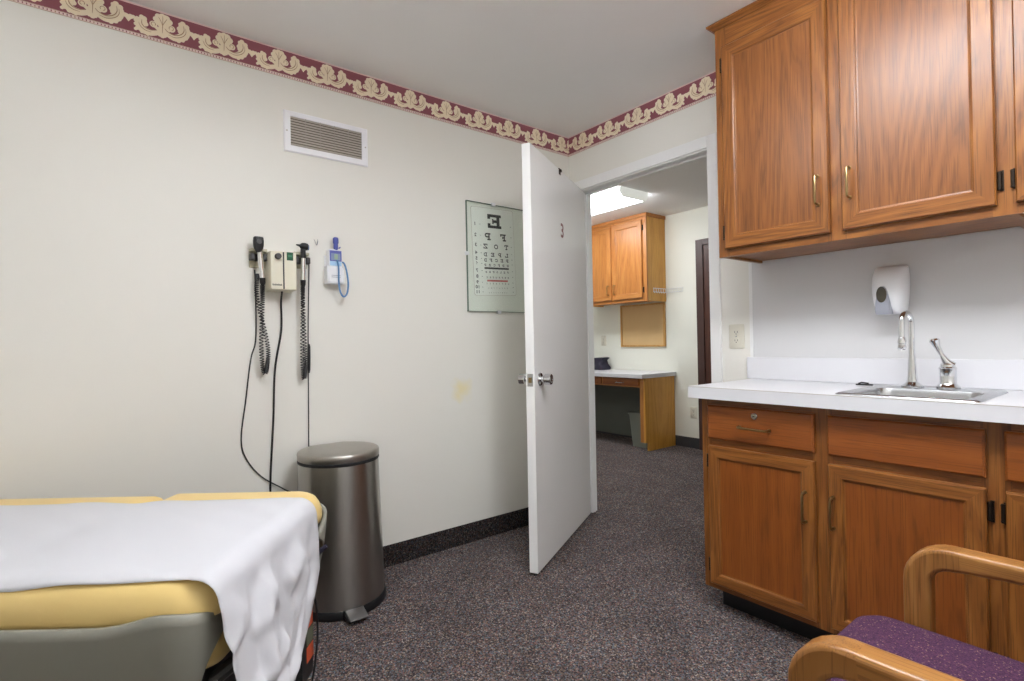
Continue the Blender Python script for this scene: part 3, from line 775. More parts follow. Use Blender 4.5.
b.loft([[(x,) + crot(ccy + (p[0] - ccy) * 1.012, ccz + (p[1] - ccz) * 1.007) for p in q] for x in (.0031, .0046)], 3)
ROWS = [('E', .066, .225, .375, .70), ('FP', .285, .367, .29, .80), ('TOZ', .41, .466, .25, .85), ('LPED', .510, .556, .25, .84), ('PECFD', .578, .616, .25, .84), ('EDFCZP', .640, .667, .25, .84),
        ('FELOPZD', .722, .744, .27, .83), ('DEFPOTEC', .786, .804, .29, .83), ('LEFODPCT', .858, .874, .28, .83), ('FDPLTCEO', .912, .924, .32, .79), ('PEZOLCFTD', .966, .976, .33, .77)]
CW, CH_ = cy1 - cy0, cz1 - cz0
for ri, (s_, g0, g1, f0, f1) in enumerate(ROWS):
    hgt = g1 - g0; wf = hgt * CH_ / CW * (1.0 if ri else 1.22); n = len(s_)
    mi = 1 if ri < 8 else 4
    for i, ch in enumerate(s_):
        right = f1 - (i * ((f1 - f0) - wf) / (n - 1) if n > 1 else 0)
        glyph(b, ch, lambda u, v: cput(right - u / 5 * wf, g1 - v / 5 * hgt), mi)
for (g0, g1, f0, f1, mi) in ((.679, .700, .25, .84, 1), (.824, .843, .30, .80, 2)):
    b.add([cput(f0, g1), cput(f1, g1), cput(f1, g0), cput(f0, g0)], [(0, 1, 2, 3)], mi)
for i, zy in enumerate((185, 242, 293, 333, 362, 388, 425, 455, 485, 510, 535)):
    g = (zy - 98) / 454.0; vs, fs = text_polys(str(i + 1), .026, .0006)
    b.add([cput(.075 - x / CW * 1.15, g - v / CH_) for x, v in vs], fs, 1)
    for fx in (.19, .93):
        b.add([cput(fx - .012, g + .003), cput(fx + .012, g + .003), cput(fx + .012, g - .003), cput(fx - .012, g - .003)], [(0, 1, 2, 3)], 4)
b.build('chart_card', ['card', 'ink', 'ink_r', 'vent_s', 'ink_g'], t, smooth=False)
for (yy, zz) in ((-.628, gz1), (-.60, gz0), (gy0, 1.61)):
    b = MB()
    if yy == gy0: b.box(.0005, .0175, yy - .012, yy + .006, zz - .01, zz + .01)
    else:
        s_ = 1 if zz == gz1 else -1; b.box(.0005, .0175, yy - .012, yy + .012, min(zz + s_ * .012, zz - s_ * .007), max(zz + s_ * .012, zz - s_ * .007)); b.tube([(.0175, yy, zz + s_ * .005), (.0195, yy, zz + s_ * .005)], .004, 8)
    b.build('clip', 'white_pl', t, bevel=.002)

# ------------------------------------------------------------------ diagnostic wall set
t = thing('wall_transformer', 'beige wall transformer box of the diagnostic set, with a green switch', 'medical device', (0, -1.805, 1.43))
b = MB(); b.loft([[(x, y, z) for y, z in rrect(w, h, r, 3, -1.8055, 1.4345)] for x, w, h, r in ((.001, .110, .17, .006), (.083, .108, .166, .006), (.09, .102, .160, .005))]); b.build('body', 'beige', t)
b = MB(); b.box(.0885, .0906, -1.8095, -1.8035, 1.355, 1.514); b.build('groove', 'black', t)
b = MB(); b.box(.089, .0905, -1.852, -1.813, 1.3695, 1.3705)
for k in range(10): b.box(.089, .0906, -1.852 + k * .0039, -1.8495 + k * .0039, 1.3705, 1.3755 if k % 3 else 1.377)
b.build('maker_mark', 'ink', t, smooth=False)
b = MB(); b.lathe([(.001, .089), (.0135, .089), (.0125, .104), (.0105, .107), (.001, .107)], (0, -1.829, 1.494), 20, 'x'); b.build('knob', 'dark_grey', t)
b = MB(); b.box(.088, .0925, -1.793, -1.767, 1.480, 1.515); b.box(.0925, .0932, -1.788, -1.772, 1.494, 1.503, 1); b.build('power_switch', ['green', 'green2'], t, bevel=.002)
b = MB(); b.box(.001, .05, -1.925, -1.861, 1.515, 1.528); b.box(.001, .006, -1.925, -1.861, 1.45, 1.516); b.build('bracket', 'beige_dark', t, bevel=.003)
b = MB(); b.box(.001, .05, -1.75, -1.685, 1.515, 1.528); b.box(.001, .006, -1.75, -1.685, 1.46, 1.516); b.build('bracket', 'beige_dark', t, bevel=.003)
for yc in (-1.893, -1.713):
    b = MB()
    b.box(.012, .046, yc - .034, yc - .014, 1.478, 1.508); b.box(.012, .046, yc + .014, yc + .034, 1.478, 1.508); b.box(.006, .022, yc - .034, yc + .034, 1.478, 1.508)
    b.build('cradle', 'dark_grey', t, bevel=.005)
b = MB(); b.tube(bez([(.03, -1.7995, 1.352), (.012, -1.7995, 1.30), (.008, -1.800, 1.18), (.008, -1.829, 1.006), (.008, -1.839, .79), (.008, -1.853, .57), (.008, -1.858, .40), (.02, -1.86, .30)], 8), .0042, 8); b.build('power_cord', 'black', t)
def coil(parent, y_top, z_top, y_bot, z_bot, x, w, up_end, turns=46, name='coiled_cord'):
    """coiled cord hanging as a narrow loop: down on one side, up on the other"""
    path = bez([(x, y_top, z_top), (x - .004, y_top - w * .1, z_top - .09), (x - .006, y_bot - w, z_bot + .12), (x - .006, y_bot - w * .7, z_bot + .03), (x - .006, y_bot, z_bot), (x - .006, y_bot + w * .7, z_bot + .03), (x - .006, y_bot + w, z_bot + .12), (x - .008, up_end[0] - .003, up_end[1] - .10), (x - .012, up_end[0], up_end[1])], 30)
    L = [0]
    for a, c in zip(path[:-1], path[1:]): L.append(L[-1] + (c - a).length)
    pts = []; tot = L[-1]; ncoil = turns * 2; S = ncoil * 9; j = 0
    up = Vector((1, 0, 0)); ph = 0
    for i in range(S + 1):
        f = i / S
        # tighter turns at the bottom of the loop
        g = f + .055 * math.sin(4 * PI * f) * -1.0 * .9
        d = g * tot
        while j < len(L) - 2 and L[j + 1] < d: j += 1
        while j > 0 and L[j] > d: j -= 1
        q = (d - L[j]) / max(1e-9, L[j + 1] - L[j]); p = path[j].lerp(path[j + 1], q)
        tg = (path[min(j + 1, len(path) - 1)] - path[j]).normalized(); a = tg.cross(up)
        if a.length < .01: a = tg.orthogonal()
        a.normalize(); c = tg.cross(a)
        th = 2 * PI * ncoil * f; rad = .0078
        pts.append(p + a * rad * math.cos(th) + c * rad * math.sin(th))
    b = MB(); b.tube(pts, .0021, 5); return b.build(name, 'black', parent)
# ophthalmoscope (left)
t = thing('ophthalmoscope', 'ophthalmoscope with chrome handle and black head hanging left of the beige box', 'medical device', (.05, -1.893, 1.45))
b = MB(); b.tube([(.062, -1.894, 1.512), (.060, -1.892, 1.49), (.056, -1.884, 1.40)], [.0105, .0118, .0118], 14); b.tube([(.056, -1.884, 1.402), (.055, -1.8835, 1.382), (.054, -1.883, 1.368)], [.0125, .0115, .006], 14, 1); b.build('handle', ['chrome', 'black'], t)
b = MB()
rings = []
for z, w, dpt in ((1.508, .018, .018), (1.516, .024, .022), (1.526, .036, .026), (1.538, .040, .03), (1.556, .041, .032), (1.571, .038, .03), (1.574, .033, .024)):
    rings.append([(.063 + y, -1.899 + x, z) for x, y in rrect(w, dpt, min(w, dpt) * .3, 3)])
b.loft(rings); b.lathe([(.001, .078), (.010, .078), (.009, .0825), (.001, .0825)], (0, -1.899, 1.552), 16, 'x', 1); b.build('head', ['black', 'dark_grey'], t)
coil(t, -1.883, 1.37, -1.878, .995, .05, .0125, (-1.9, 1.42), 46)
# otoscope (right)
t = thing('otoscope', 'otoscope with chrome handle and small black head hanging right of the beige box', 'medical device', (.05, -1.713, 1.45))
b = MB(); b.tube([(.062, -1.716, 1.535), (.060, -1.716, 1.49), (.056, -1.7165, 1.40)], [.0095, .011, .011], 14); b.tube([(.056, -1.7165, 1.402), (.055, -1.7165, 1.382), (.054, -1.7165, 1.368)], [.012, .011, .006], 14, 1); b.build('handle', ['chrome', 'black'], t)
b = MB(); b.tube([(.061, -1.716, 1.50), (.062, -1.716, 1.525), (.062, -1.716, 1.540)], [.0118, .0118, .011], 12)
b.tube([(.066, -1.746, 1.556), (.064, -1.731, 1.554), (.062, -1.722, 1.553), (.062, -1.712, 1.552), (.061, -1.699, 1.550), (.061, -1.694, 1.549)], [.003, .0055, .0145, .0168, .016, .011], 16)
b.lathe([(.001, -1.6955), (.0125, -1.6955), (.0125, -1.692), (.001, -1.692)], (.061, 0, 1.549), 16, 'y', 1); b.build('head', ['black', 'lcd'], t)
coil(t, -1.7165, 1.37, -1.716, .963, .05, .006, (-1.712, 1.43), 46)
# loose black cables on the wall
b = MB(); b.tube(bez([(.02, -1.906, 1.44), (.006, -1.901, 1.31), (.005, -1.904, 1.14), (.005, -1.925, 1.054), (.005, -1.947, .884), (.005, -1.967, .717), (.005, -1.947, .63), (.008, -1.89, .548), (.014, -1.801, .479), (.02, -1.76, .44), (.02, -1.74, .30), (.02, -1.73, .012)], 10), .0028, 8)
tag(b.build('cable', 'black'), 'thin black cable curving down the wall from the ophthalmoscope to the table', 'cable')
t = thing('cable', 'straight thin black cable with an inline bulge running down to the trash can', 'cable', (.006, -1.68, 1.49))
b = MB(); b.tube(bez([(.03, -1.69, 1.50), (.006, -1.675, 1.485), (.005, -1.680, 1.30), (.005, -1.684, 1.136), (.005, -1.688, .80), (.005, -1.690, .60), (.012, -1.69, .3), (.014, -1.69, .012)], 8), .0026, 8); b.build('wire', 'dark_grey', t)
b = MB(); b.tube([(.0078, -1.6815, 1.118), (.0078, -1.682, 1.105), (.0078, -1.683, 1.05), (.0078, -1.684, 1.0), (.0078, -1.684, .985)], [.003, .0065, .0075, .0065, .003], 10); b.build('inline_switch', 'black', t)
b = MB(); b.tube(bez([(-.001, -1.648, 1.60), (.008, -1.647, 1.592), (.012, -1.644, 1.577), (.02, -1.642, 1.572), (.024, -1.639, 1.59)], 6), .0016, 6); b.tube(bez([(-.001, -1.632, 1.602), (.008, -1.634, 1.592), (.014, -1.641, 1.575)], 6), .0016, 6)
tag(b.build('wire_hook', 'satin'), 'small bent wire hook on the wall between otoscope and thermometer', 'hook')
# thermometer and its holder
t = thing('thermometer_holder', 'white plastic wall holder under the blue thermometer', 'holder', (0, -1.565, 1.43))
b = MB()
b.box(.001, .006, -1.605, -1.532, 1.395, 1.53)
b.box(.006, .052, -1.607, -1.601, 1.395, 1.478); b.box(.006, .052, -1.533, -1.527, 1.395, 1.478); b.box(.006, .052, -1.601, -1.533, 1.395, 1.401); b.box(.046, .052, -1.601, -1.533, 1.401, 1.472)
b.build('cup', 'white_pl', t, bevel=.003)
b = MB(); b.box(.0515, .0523, -1.588, -1.546, 1.432, 1.4345); b.box(.0515, .0523, -1.588, -1.546, 1.424, 1.4265); b.build('label_lines', 'grey_pl', t, smooth=False)
t = thing('thermometer', 'blue and white electronic thermometer with looped blue cord in the wall holder', 'thermometer', (.03, -1.565, 1.48))
b = MB(); b.loft([[(x, y, z) for y, z in rrect(w, h, .01, 4, -1.566, 1.4855)] for x, w, h in ((.010, .062, .140), (.040, .064, .142), (.045, .058, .136))]); b.build('body', 'white_pl', t)
b = MB(); b.box(.0445, .0465, -1.5925, -1.5375, 1.500, 1.549, 0); b.box(.0463, .0471, -1.587, -1.543, 1.504, 1.536, 1); b.box(.047, .0476, -1.572, -1.555, 1.508, 1.533, 2); b.box(.0445, .0462, -1.592, -1.538, 1.479, 1.4995, 3); b.build('screen', ['blue', 'lcd', 'lcd_y', 'light_blue'], t, bevel=.0008)
b = MB(); b.lathe([(.001, 1.552), (.008, 1.552), (.0105, 1.56), (.0105, 1.582), (.013, 1.586), (.013, 1.607), (.009, 1.612), (.001, 1.612)], (.038, -1.561, 0), 16); b.tube([(.038, -1.548, 1.562), (.04, -1.540, 1.568)], .003, 8); b.build('probe', 'blue', t)
b = MB(); b.tube(bez([(.046, -1.558, 1.505), (.060, -1.557, 1.47), (.062, -1.558, 1.40), (.06, -1.552, 1.36), (.058, -1.536, 1.336), (.056, -1.518, 1.352), (.052, -1.510, 1.40), (.048, -1.515, 1.455), (.040, -1.523, 1.492), (.034, -1.5335, 1.50)], 8), .0042, 10); b.build('probe_cord', 'blue_cord', t)

# ------------------------------------------------------------------ step-on trash can
TX, TY = .188, -1.617
t = thing('trash_can', 'brushed steel step-on trash can standing against the left wall', 'trash can', (TX, TY, 0))
def dring(r, z, back=.160, n=40):
    out = []
    for k in range(n):
        a = 2 * PI * k / n; x, y = r * math.cos(a), r * math.sin(a)
        out.append((TX + max(x, -back * r / .18), TY + y, z))
    return out
b = MB(); b.loft([dring(.188, .002), dring(.190, .006), dring(.190, .030), dring(.186, .036)]); b.build('base_ring', 'black', t)
b = MB(); b.loft([dring(.183, .036), dring(.182, .10), dring(.175, .35), dring(.167, .612)], 0); b.build('body', 'steel', t)
b = MB(); b.loft([dring(.168, .612), dring(.170, .615), dring(.170, .623), dring(.168, .625)]); b.build('rim', 'blackm', t)
b = MB(); b.loft([dring(.169, .6255), dring(.1705, .628), dring(.1705, .650), dring(.168, .656), dring(.161, .660), dring(.12, .665), dring(.06, .667), dring(.01, .6675)]); b.build('lid', 'steel_lid', t, angle=40)
b = MB(); b.prism([(TX + .17, .014), (TX + .235, .010), (TX + .243, .014), (TX + .238, .022), (TX + .19, .038), (TX + .17, .038)], lambda u, v, d: (u, d, v), TY - .036 - .022, TY + .046 - .022); b.build('pedal_housing', 'black', t, bevel=.004)
b = MB(); b.prism([(TX + .192, .0385), (TX + .241, .0235), (TX + .250, .018), (TX + .251, .022), (TX + .243, .028), (TX + .193, .0425)], lambda u, v, d: (u, d, v), TY - .032 - .022, TY + .042 - .022); b.build('pedal', 'hinge2', t, bevel=.0015)

# ------------------------------------------------------------------ examination table (local x along its length, y away from the camera)
YAW = 0.9091
C0 = Vector((2.4665, -2.4218, 0)); Rv = Vector((math.cos(YAW), math.sin(YAW), 0)); Fv = Vector((-math.sin(YAW), math.cos(YAW), 0))
TS, TD = -1.2, 1.31
troot = C0 + Rv * TS + Fv * TD
t = thing('exam_table', 'grey exam table with tan vinyl cushion, lower left', 'exam table', troot, YAW)
L_ = lambda s, d, z: (s - TS, d - TD, z)
S0, S1, SM, D0, D1 = -1.84, -.580, -1.07, .985, 1.648
def cushion(name, s0, s1, zt, r0, r1, zb=.578):
    b = MB(); rings = []
    def outline(i, rr0, rr1):
        x0, x1, y0, y1 = s0 + i, s1 - i, D0 + i, D1 - i; out = []
        for (cx, cy, r, a0) in ((x1, y1, rr1, 0), (x0, y1, rr0, 90), (x0, y0, rr0, 180), (x1, y0, rr1, 270)):
            r = max(.004, r - i * .6); sx = -1 if a0 in (0, 270) else 1; sy = -1 if a0 in (0, 90) else 1
            for k in range(9):
                a = math.radians(a0 + 90 * k / 8); out.append((cx + sx * r + r * math.cos(a), cy + sy * r + r * math.sin(a)))
        # dense edges between the corners come from the subdivision-free flat caps
        return out
    th = zt - zb
    for i, f in ((.012, 0), (.003, .06), (0, .22), (.001, .45), (.007, .66), (.016, .84), (.028, .935), (.043, .98), (.07, 1.0), (.16, 1.01), (.24, 1.012), (.318, 1.012)):
        i2 = min(i, (s1 - s0) / 2 - .01)
        rings.append([L_(x, y, zb + th * f) for x, y in outline(i2, r0, r1)])
    b.loft(rings); return b.build(name, 'vinyl_tan', t, angle=75, world=False)
seat = cushion('seat_cushion', SM + .002, S1, .667, .025, .085)
back = cushion('back_cushion', S0, SM - .002, .660, .05, .03)
# moulded shell with wings that wrap the foot corners
def shell_pts(side):
    path = []
    dn = D0 - .014 if side < 0 else D1 + .014
    s_end, r = (S1 - .018, .065) if side < 0 else (S1 + .004, .085)
    path.append((S0 - .01, dn))
    for k in range(25): path.append((S0 + (s_end - r - S0) * k / 24, dn))
    for k in range(1, 13):
        a = PI / 2 * k / 12; path.append((s_end - r + r * math.sin(a), dn - side * r * (1 - math.cos(a))))
    for k in range(1, 9): path.append((s_end, dn - side * (r + .055 * k / 8)))
    return path
for side in (-1, 1):
    P = shell_pts(side); n = len(P); rows = 14; G = []
    cum = [0]
    for a, c in zip(P[:-1], P[1:]): cum.append(cum[-1] + math.hypot(c[0] - a[0], c[1] - a[1]))
    tot = cum[-1]
    def at_len(d):
        for k in range(n - 1):
            if cum[k + 1] >= d:
                q = (d - cum[k]) / max(1e-9, cum[k + 1] - cum[k]); return (P[k][0] + (P[k + 1][0] - P[k][0]) * q, P[k][1] + (P[k + 1][1] - P[k][1]) * q)
        return P[-1]
    cut = [0, .012, .034, .052, .066, .076, .083, .088, .092, .096, .102, .112, .128, .15]
    for j in range(rows):
        f = j / (rows - 1); tl = tot - cut[j]; row = []
        for i in range(61):
            u = (i / 60); d = tl * (1 - (1 - u) ** 1.9)
            x, y = at_len(d); rest = tot - d
            rim = .592 + (.022 * math.exp(-((rest - .15) / .07) ** 2)) - (.030 * max(0, 1 - rest / .075))
            z = rim - f * .27
            ins = .05 * f ** 1.6
            row.append(L_(x - ins * .8 * (1 if rest < .2 else 1), y - side * ins, z))
        G.append(row)
    b = MB(); b.grid(G); b.build('side_shell', 'shell', t, angle=60, world=False, solid=.010)
b = MB(); b.box(*[q for q in (S0 - TS, -.66 - TS, D0 + .012 - TD, D1 - .012 - TD, .545, .5875)]); b.build('deck', 'shell', t, world=False, smooth=False)
b = MB(); b.box(S0 + .02 - TS, -.78 - TS, D0 + .06 - TD, D1 - .06 - TD, .0, .545); b.build('base', 'dark_grey', t, world=False, bevel=.01)
b = MB(); b.box(S0 - .02 - TS, -.66 - TS, D0 + .03 - TD, D1 - .03 - TD, 0, .09); b.build('plinth', 'shell', t, world=False, bevel=.015)
b = MB()
for k, (x0, x1, zz) in enumerate(((-.90, -.605, .45),)):
    rings = []
    for i, z in ((.014, .462), (.003, .468), (0, .485), (.002, .510), (.012, .527), (.03, .535), (.08, .538)):
        rings.append([L_(x, y, z) for x, y in rrect(x1 - x0 - 2 * i, D1 - D0 - .11 - 2 * i, max(.01, .04 - i * .4), 5, (x0 + x1) / 2, (D0 + D1) / 2)])
    b.loft(rings)
b.build('leg_rest', 'vinyl_tan', t, world=False, angle=75)
b = MB(); b.box(-.80 - TS, -.645 - TS, D0 + .07 - TD, D1 - .07 - TD, .26, .455); b.build('step_housing', 'black', t, world=False, bevel=.012)
b = MB(); b.tube([L_(-.70, D0 + .09, .36), L_(-.66, D0 + .11, .40), L_(-.60, D0 + .16, .435)], [.018, .017, .015], 10); b.build('stirrup_arm', 'dark_grey', t, world=False)
b = MB(); b.tube([L_(-.62, 1.50, .50), L_(-.57, 1.515, .512), L_(-.548, 1.52, .530)], [.008, .008, .006], 10); b.build('release_lever', 'bag', t, world=False)
b = MB(); b.box(-.645 - TS, -.575 - TS, 1.40 - TD, 1.475 - TD, .20, .455, 0)
for k in range(4): b.box(-.5755 - TS, -.5735 - TS, 1.43 - TD, 1.474 - TD, .245 + k * .045, .285 + k * .045, 1 + k % 2)
b.build('stirrup_socket', ['black', 'orange', 'olive'], t, world=False)
b = MB(); b.tube([L_(*p) for p in bez([(-.572, 1.45, .44), (-.560, 1.46, .40), (-.557, 1.462, .30), (-.57, 1.45, .18), (-.60, 1.43, .07), (-.64, 1.40, .006)], 8)], .003, 8); b.build('hand_control_cord', 'black', t, world=False)

# paper sheet over the cushion, hanging off the foot end
random.seed(3)
def crease(p, q, w, a):      # ridge along a line in the unrolled sheet
    d = Vector((q[0] - p[0], q[1] - p[1])); ln = d.length; d /= ln; nn = Vector((-d.y, d.x))
    def f(x, y):
        v = Vector((x - p[0], y - p[1])); tt = v.dot(d) / ln; dist = abs(v.dot(nn))
        if tt < -.1 or tt > 1.1: return 0
        e = min(1, max(0, (tt + .1) / .2)) * min(1, max(0, (1.1 - tt) / .2))
        return a * max(0, 1 - dist / w) * e
    return f
CR = [crease((.02, .30), (.40, .30), .08, .022), crease((.03, .12), (.30, .34), .05, .016), crease((.02, .48), (.32, .62), .06, -.016), crease((.06, .66), (.25, .42), .05, .014), crease((.16, .10), (.38, .55), .05, -.014),
      crease((.0, .78), (.22, .68), .06, .014), crease((.10, .90), (.34, .60), .05, -.014), crease((.18, .42), (.30, .78), .04, .012), crease((.28, .2), (.42, .5), .05, .012), crease((-.05, .2), (.06, .36), .04, .010), crease((.08, .44), (.2, .9), .05, -.01)]
NA, NB = 150, 72
G = []
def lerp(a, c, q): return a + (c - a) * q
for i in range(NA + 1):
    tt = -1.22 + (1.22 + .40) * (i / NA)      # arc length from the foot edge, >0 hangs
    row = []
    for j in range(NB + 1):
        w = j / NB
        d_top = lerp(1.004, 1.478 + .03 * max(0, (tt + 1.22) / 1.22), w) + .006 * math.sin(tt * 6 + 1) * (1 - w)
        edge = -.620
        ztop = .664 + .0095 + .0012 * math.sin(tt * 23 + w * 9)
        xin = min(w, 1 - w) * .5
        ins_ = d_top - D0
        prof_ = ((0, .5), (.007, .66), (.016, .84), (.028, .935), (.043, .98), (.07, 1.0), (9, 1.0))
        for (i0, f0_), (i1, f1_) in zip(prof_[:-1], prof_[1:]):
            if i0 <= ins_ <= i1: ztop -= .089 * (1 - (f0_ + (f1_ - f0_) * (ins_ - i0) / (i1 - i0))); break
        if tt <= 0:
            s_, d_, z_ = edge + tt, d_top, ztop + .0018 * math.sin(31 * tt + 17 * w) * math.sin(13 * w + 5 * tt)
            # crossing the seam between the two cushions
            z_ -= .003 * math.exp(-((s_ - SM) / .04) ** 2)
        else:
            R_ = .05
            a = min(tt / R_, PI / 2 * .97)
            s_ = edge + R_ * math.sin(a); z_ = ztop - R_ * (1 - math.cos(a))
            rest = max(0, tt - R_ * PI / 2 * .97)
            z_ -= rest * .97
            s_ += rest * (.16 * (1 - w) + .08 * w)
            k = rest / .4
            d_lo_n, d_lo_f = 1.055, 1.36
            kk = max(0, (rest - .15) / .25)
            far = lerp(1.508, 1.485, min(1, rest / .16)) - .30 * kk ** 1.2
            near = lerp(1.004, 1.01, min(1, rest / .2)) + .03 * kk
            d_ = lerp(near, far, w)
            amp = min(1, rest / .06 + .15)
            off = sum(f(rest, w) for f in CR) * amp * .62 + .006 * math.sin(19 * w + 14 * rest) * amp + .004 * math.sin(41 * w - 23 * rest) * amp
            pv = Vector((rest * 7 + 3, w * 3.4, .3)); cr = .5 - abs(mnoise.noise(pv)) * 2.2 + .45 * (.5 - abs(mnoise.noise(pv * 2.3)) * 2.2)
            s_ += max(-.005, (off + .022 * cr * amp) * (1 - w ** 5) * (1 - .6 * (1 - w) ** 4)) + .002 * amp
        row.append(C0 + Rv * s_ + Fv * d_ + Vector((0, 0, z_)))
    G.append(row)
b = MB(); b.grid(G)
o = b.build('exam_paper', 'paper', angle=180, solid=.0012)
tag(o, 'crinkled white paper sheet draped over the exam table', 'paper sheet')

# ------------------------------------------------------------------ armchair, front right
CY0, CY1 = -1.57, -1.00
t = thing('armchair', 'oak-framed armchair with purple flecked seat, lower right', 'chair', (2.3, -1.28, 0))
def superbox(b, x0, x1, y0, y1, z0, z1, r, crown=0, n=7, mi=0):
    rings = []
    for i, f in ((r * .35, 0), (.002, .18), (0, .4), (r * .12, .66), (r * .4, .86), (r * .9, .97), (r * 1.6, 1.0), (r * 3, 1.0 + crown), (min(x1 - x0, y1 - y0) / 2 - .012, 1.0 + crown * 1.6)):
        rings.append([(x, y, z0 + (z1 - z0) * f) for x, y in rrect(x1 - x0 - 2 * i, y1 - y0 - 2 * i, max(.006, r * 2.2 - i * .6), n, (x0 + x1) / 2, (y0 + y1) / 2)])
    b.loft(rings, mi)
b = MB(); superbox(b, 1.985, 2.50, CY0 + .05, CY1 - .012, .392, .478, .03, .05); b.build('seat', 'purple', t, angle=75)
b = MB(); b.box(2.05, 2.48, CY0 + .052, CY1 - .054, .345, .395); b.build('seat_frame', 'chair_h', t, bevel=.006)
for ya, yb_ in ((CY0, CY0 + .05), (CY1 - .01, CY1 + .04)):
    oc, ic = [], []
    for z in (0.0, .12, .26, .40, .50, .558): oc.append((2.066, z)); ic.append((2.116, z))
    for k in range(1, 9):
        a = PI / 2 * k / 8; oc.append((2.066 + .085 * (1 - math.cos(a)), .562 + .085 * math.sin(a))); ic.append((2.116 + .038 * (1 - math.cos(a)), .562 + .038 * math.sin(a)))
    oc.append((2.166, .647)); ic.append((2.170, .603))
    def side_piece(o_, i_, name, mat, c0=True, c1=True):
        b = MB(); rings = [[(a[0], ya, a[1]), (a[0], yb_, a[1]), (c[0], yb_, c[1]), (c[0], ya, c[1])] for a, c in zip(o_, i_)]
        b.loft(rings, 0, c0, c1); return b.build(name, mat, t, bevel=.009, seg=3)
    side_piece(oc, ic, 'front_leg', 'chair_v', True, False)
    side_piece([(2.166, .647), (2.25, .648), (2.36, .648), (2.47, .645), (2.50, .643)], [(2.170, .603), (2.25, .610), (2.36, .612), (2.47, .61), (2.50, .608)], 'armrest', 'chair_h', False, True)
    side_piece([(2.60, 0), (2.545, .30), (2.515, .45), (2.505, .66)], [(2.645, 0), (2.59, .30), (2.56, .45), (2.55, .66)], 'rear_leg', 'chair_v')
    b = MB(); b.box(2.112, 2.55, ya + .01, yb_ - .01, .30, .335); b.build('side_rail', 'chair_h', t, bevel=.006)
b = MB(); R0 = []
for z, x in ((.52, 2.495), (.53, 2.495), (.62, 2.508), (.74, 2.53), (.84, 2.552), (.86, 2.556)):
    wd = (CY1 - CY0 - .03) * (.96 if z in (.52, .86) else 1); th = .03 if z in (.52, .86) else .055
    R0.append([(x + th / 2 + u, (CY0 + CY1) / 2 + .015 + v, z) for u, v in rrect(th, wd, th * .45, 4)])
b.loft(R0); b.build('backrest', 'purple', t, angle=75)
b = MB(); b.box(2.51, 2.545, CY0 + .05, CY1 - .01, .46, .51); b.build('back_rail', 'chair_h', t, bevel=.006)

# ------------------------------------------------------------------ ceiling lights
def wrap_light(label, x0, x1, y0, y1, zc, drop, mat, up=False):
    t = thing('ceiling_light', label, 'ceiling light', ((x0 + x1) / 2, (y0 + y1) / 2, zc - drop))
    yc, hw = (y0 + y1) / 2, (y1 - y0) / 2
    prof = [(-hw, zc - .014), (-hw, zc - drop * .55), (-hw * .86, zc - drop * .92), (-hw * .76, zc - drop), (hw * .76, zc - drop), (hw * .86, zc - drop * .92), (hw, zc - drop * .55), (hw, zc - .014)]
    if up: prof = [(-hw * .62, zc - .014), (-hw, zc - drop * .62), (-hw * .95, zc - drop * .8), (-hw * .76, zc - drop), (hw * .76, zc - drop), (hw * .95, zc - drop * .8), (hw, zc - drop * .62), (hw * .62, zc - .014)]
    b = MB(); b.loft([[(x, yc + a, z) for a, z in prof] for x in (x0 + .012, x1 - .012)], 0); b.build('diffuser', mat, t, smooth=False)
    prof2 = [(-hw - .004, zc - .0005), (-hw - .004, zc - drop * .57), (-hw * .86 - .002, zc - drop * .95), (-hw * .76, zc - drop - .003), (hw * .76, zc - drop - .003), (hw * .86 + .002, zc - drop * .95), (hw + .004, zc - drop * .57), (hw + .004, zc - .0005)]
    for a, c in ((x0, x0 + .012), (x1 - .012, x1)):
        b = MB(); b.loft([[(x, yc + u, z) for u, z in prof2] for x in (a, c)]); b.build('end_cap', 'lens_end', t, smooth=False)
    b = MB(); b.box(x0 + .012, x1 - .012, yc - hw * (.6 if up else .9), yc + hw * (.6 if up else .9), zc - .013, zc - .0005); b.build('housing', 'white_trim', t, smooth=False)
    return t
wrap_light('fluorescent wraparound ceiling light in the hall seen through the doorway', -1.67, -.445, 1.04, 1.40, HH, .08, 'tube_hall')
wrap_light('wide fluorescent wraparound ceiling light over the counter side of the exam room', 1.5, 2.72, -1.66, -1.26, H, .10, 'tube', True)
wrap_light('small fluorescent ceiling light over the exam room, nearer the left wall', .85, 1.3, -2.20, -2.06, H, .08, 'tube', True)

# ------------------------------------------------------------------ hall: desk, cabinet, board, door
t = thing('desk', 'golden oak built-in desk with white top in the hall', 'desk', (-1.3, 2.0, 0))
b = MB(); b.box(-2.3, -.80, 1.725, HY - .003, .726, .767); b.build('desk_top', 'laminate', t, bevel=.003)
b = MB(); b.prism([(1.79, .085), (1.84, .085), (1.84, 0), (HY - .01, 0), (HY - .01, .726), (1.79, .726)], lambda u, v, d: (d, u, v), -.842, -.82); b.build('side_panel', 'hpanel', t, smooth=False)
b = MB(); b.box(-2.25, -.842, 1.792, 1.81, .63, .726, 1); b.box(-.885, -.842, 1.792, 1.80, .085, .63, 0); b.box(-2.28, -2.25, 1.80, HY - .01, 0, .726, 0); b.build('apron', ['hoak_v', 'hoak_h'], t, smooth=False)
b = MB(); b.box(-2.25, -.842, HY - .016, HY - .009, .02, .726); b.build('shade_panel', 'kneehole_shade', t, smooth=False)  # added dark sheet standing in for shade on the wall under the desk
for xa, xb in ((-1.36, -.885), (-1.86, -1.385)):
    b = MB(); b.box(xa, xb, 1.774, 1.7915, .645, .72); dd = b.build('drawer', 'oak_bh', t, bevel=.004)
    xm = (xa + xb) / 2; handle('drawer_pull', dd, (xm - .045, 1.774, .672), (xm + .045, 1.774, .672), (0, -1, 0), 'satin')
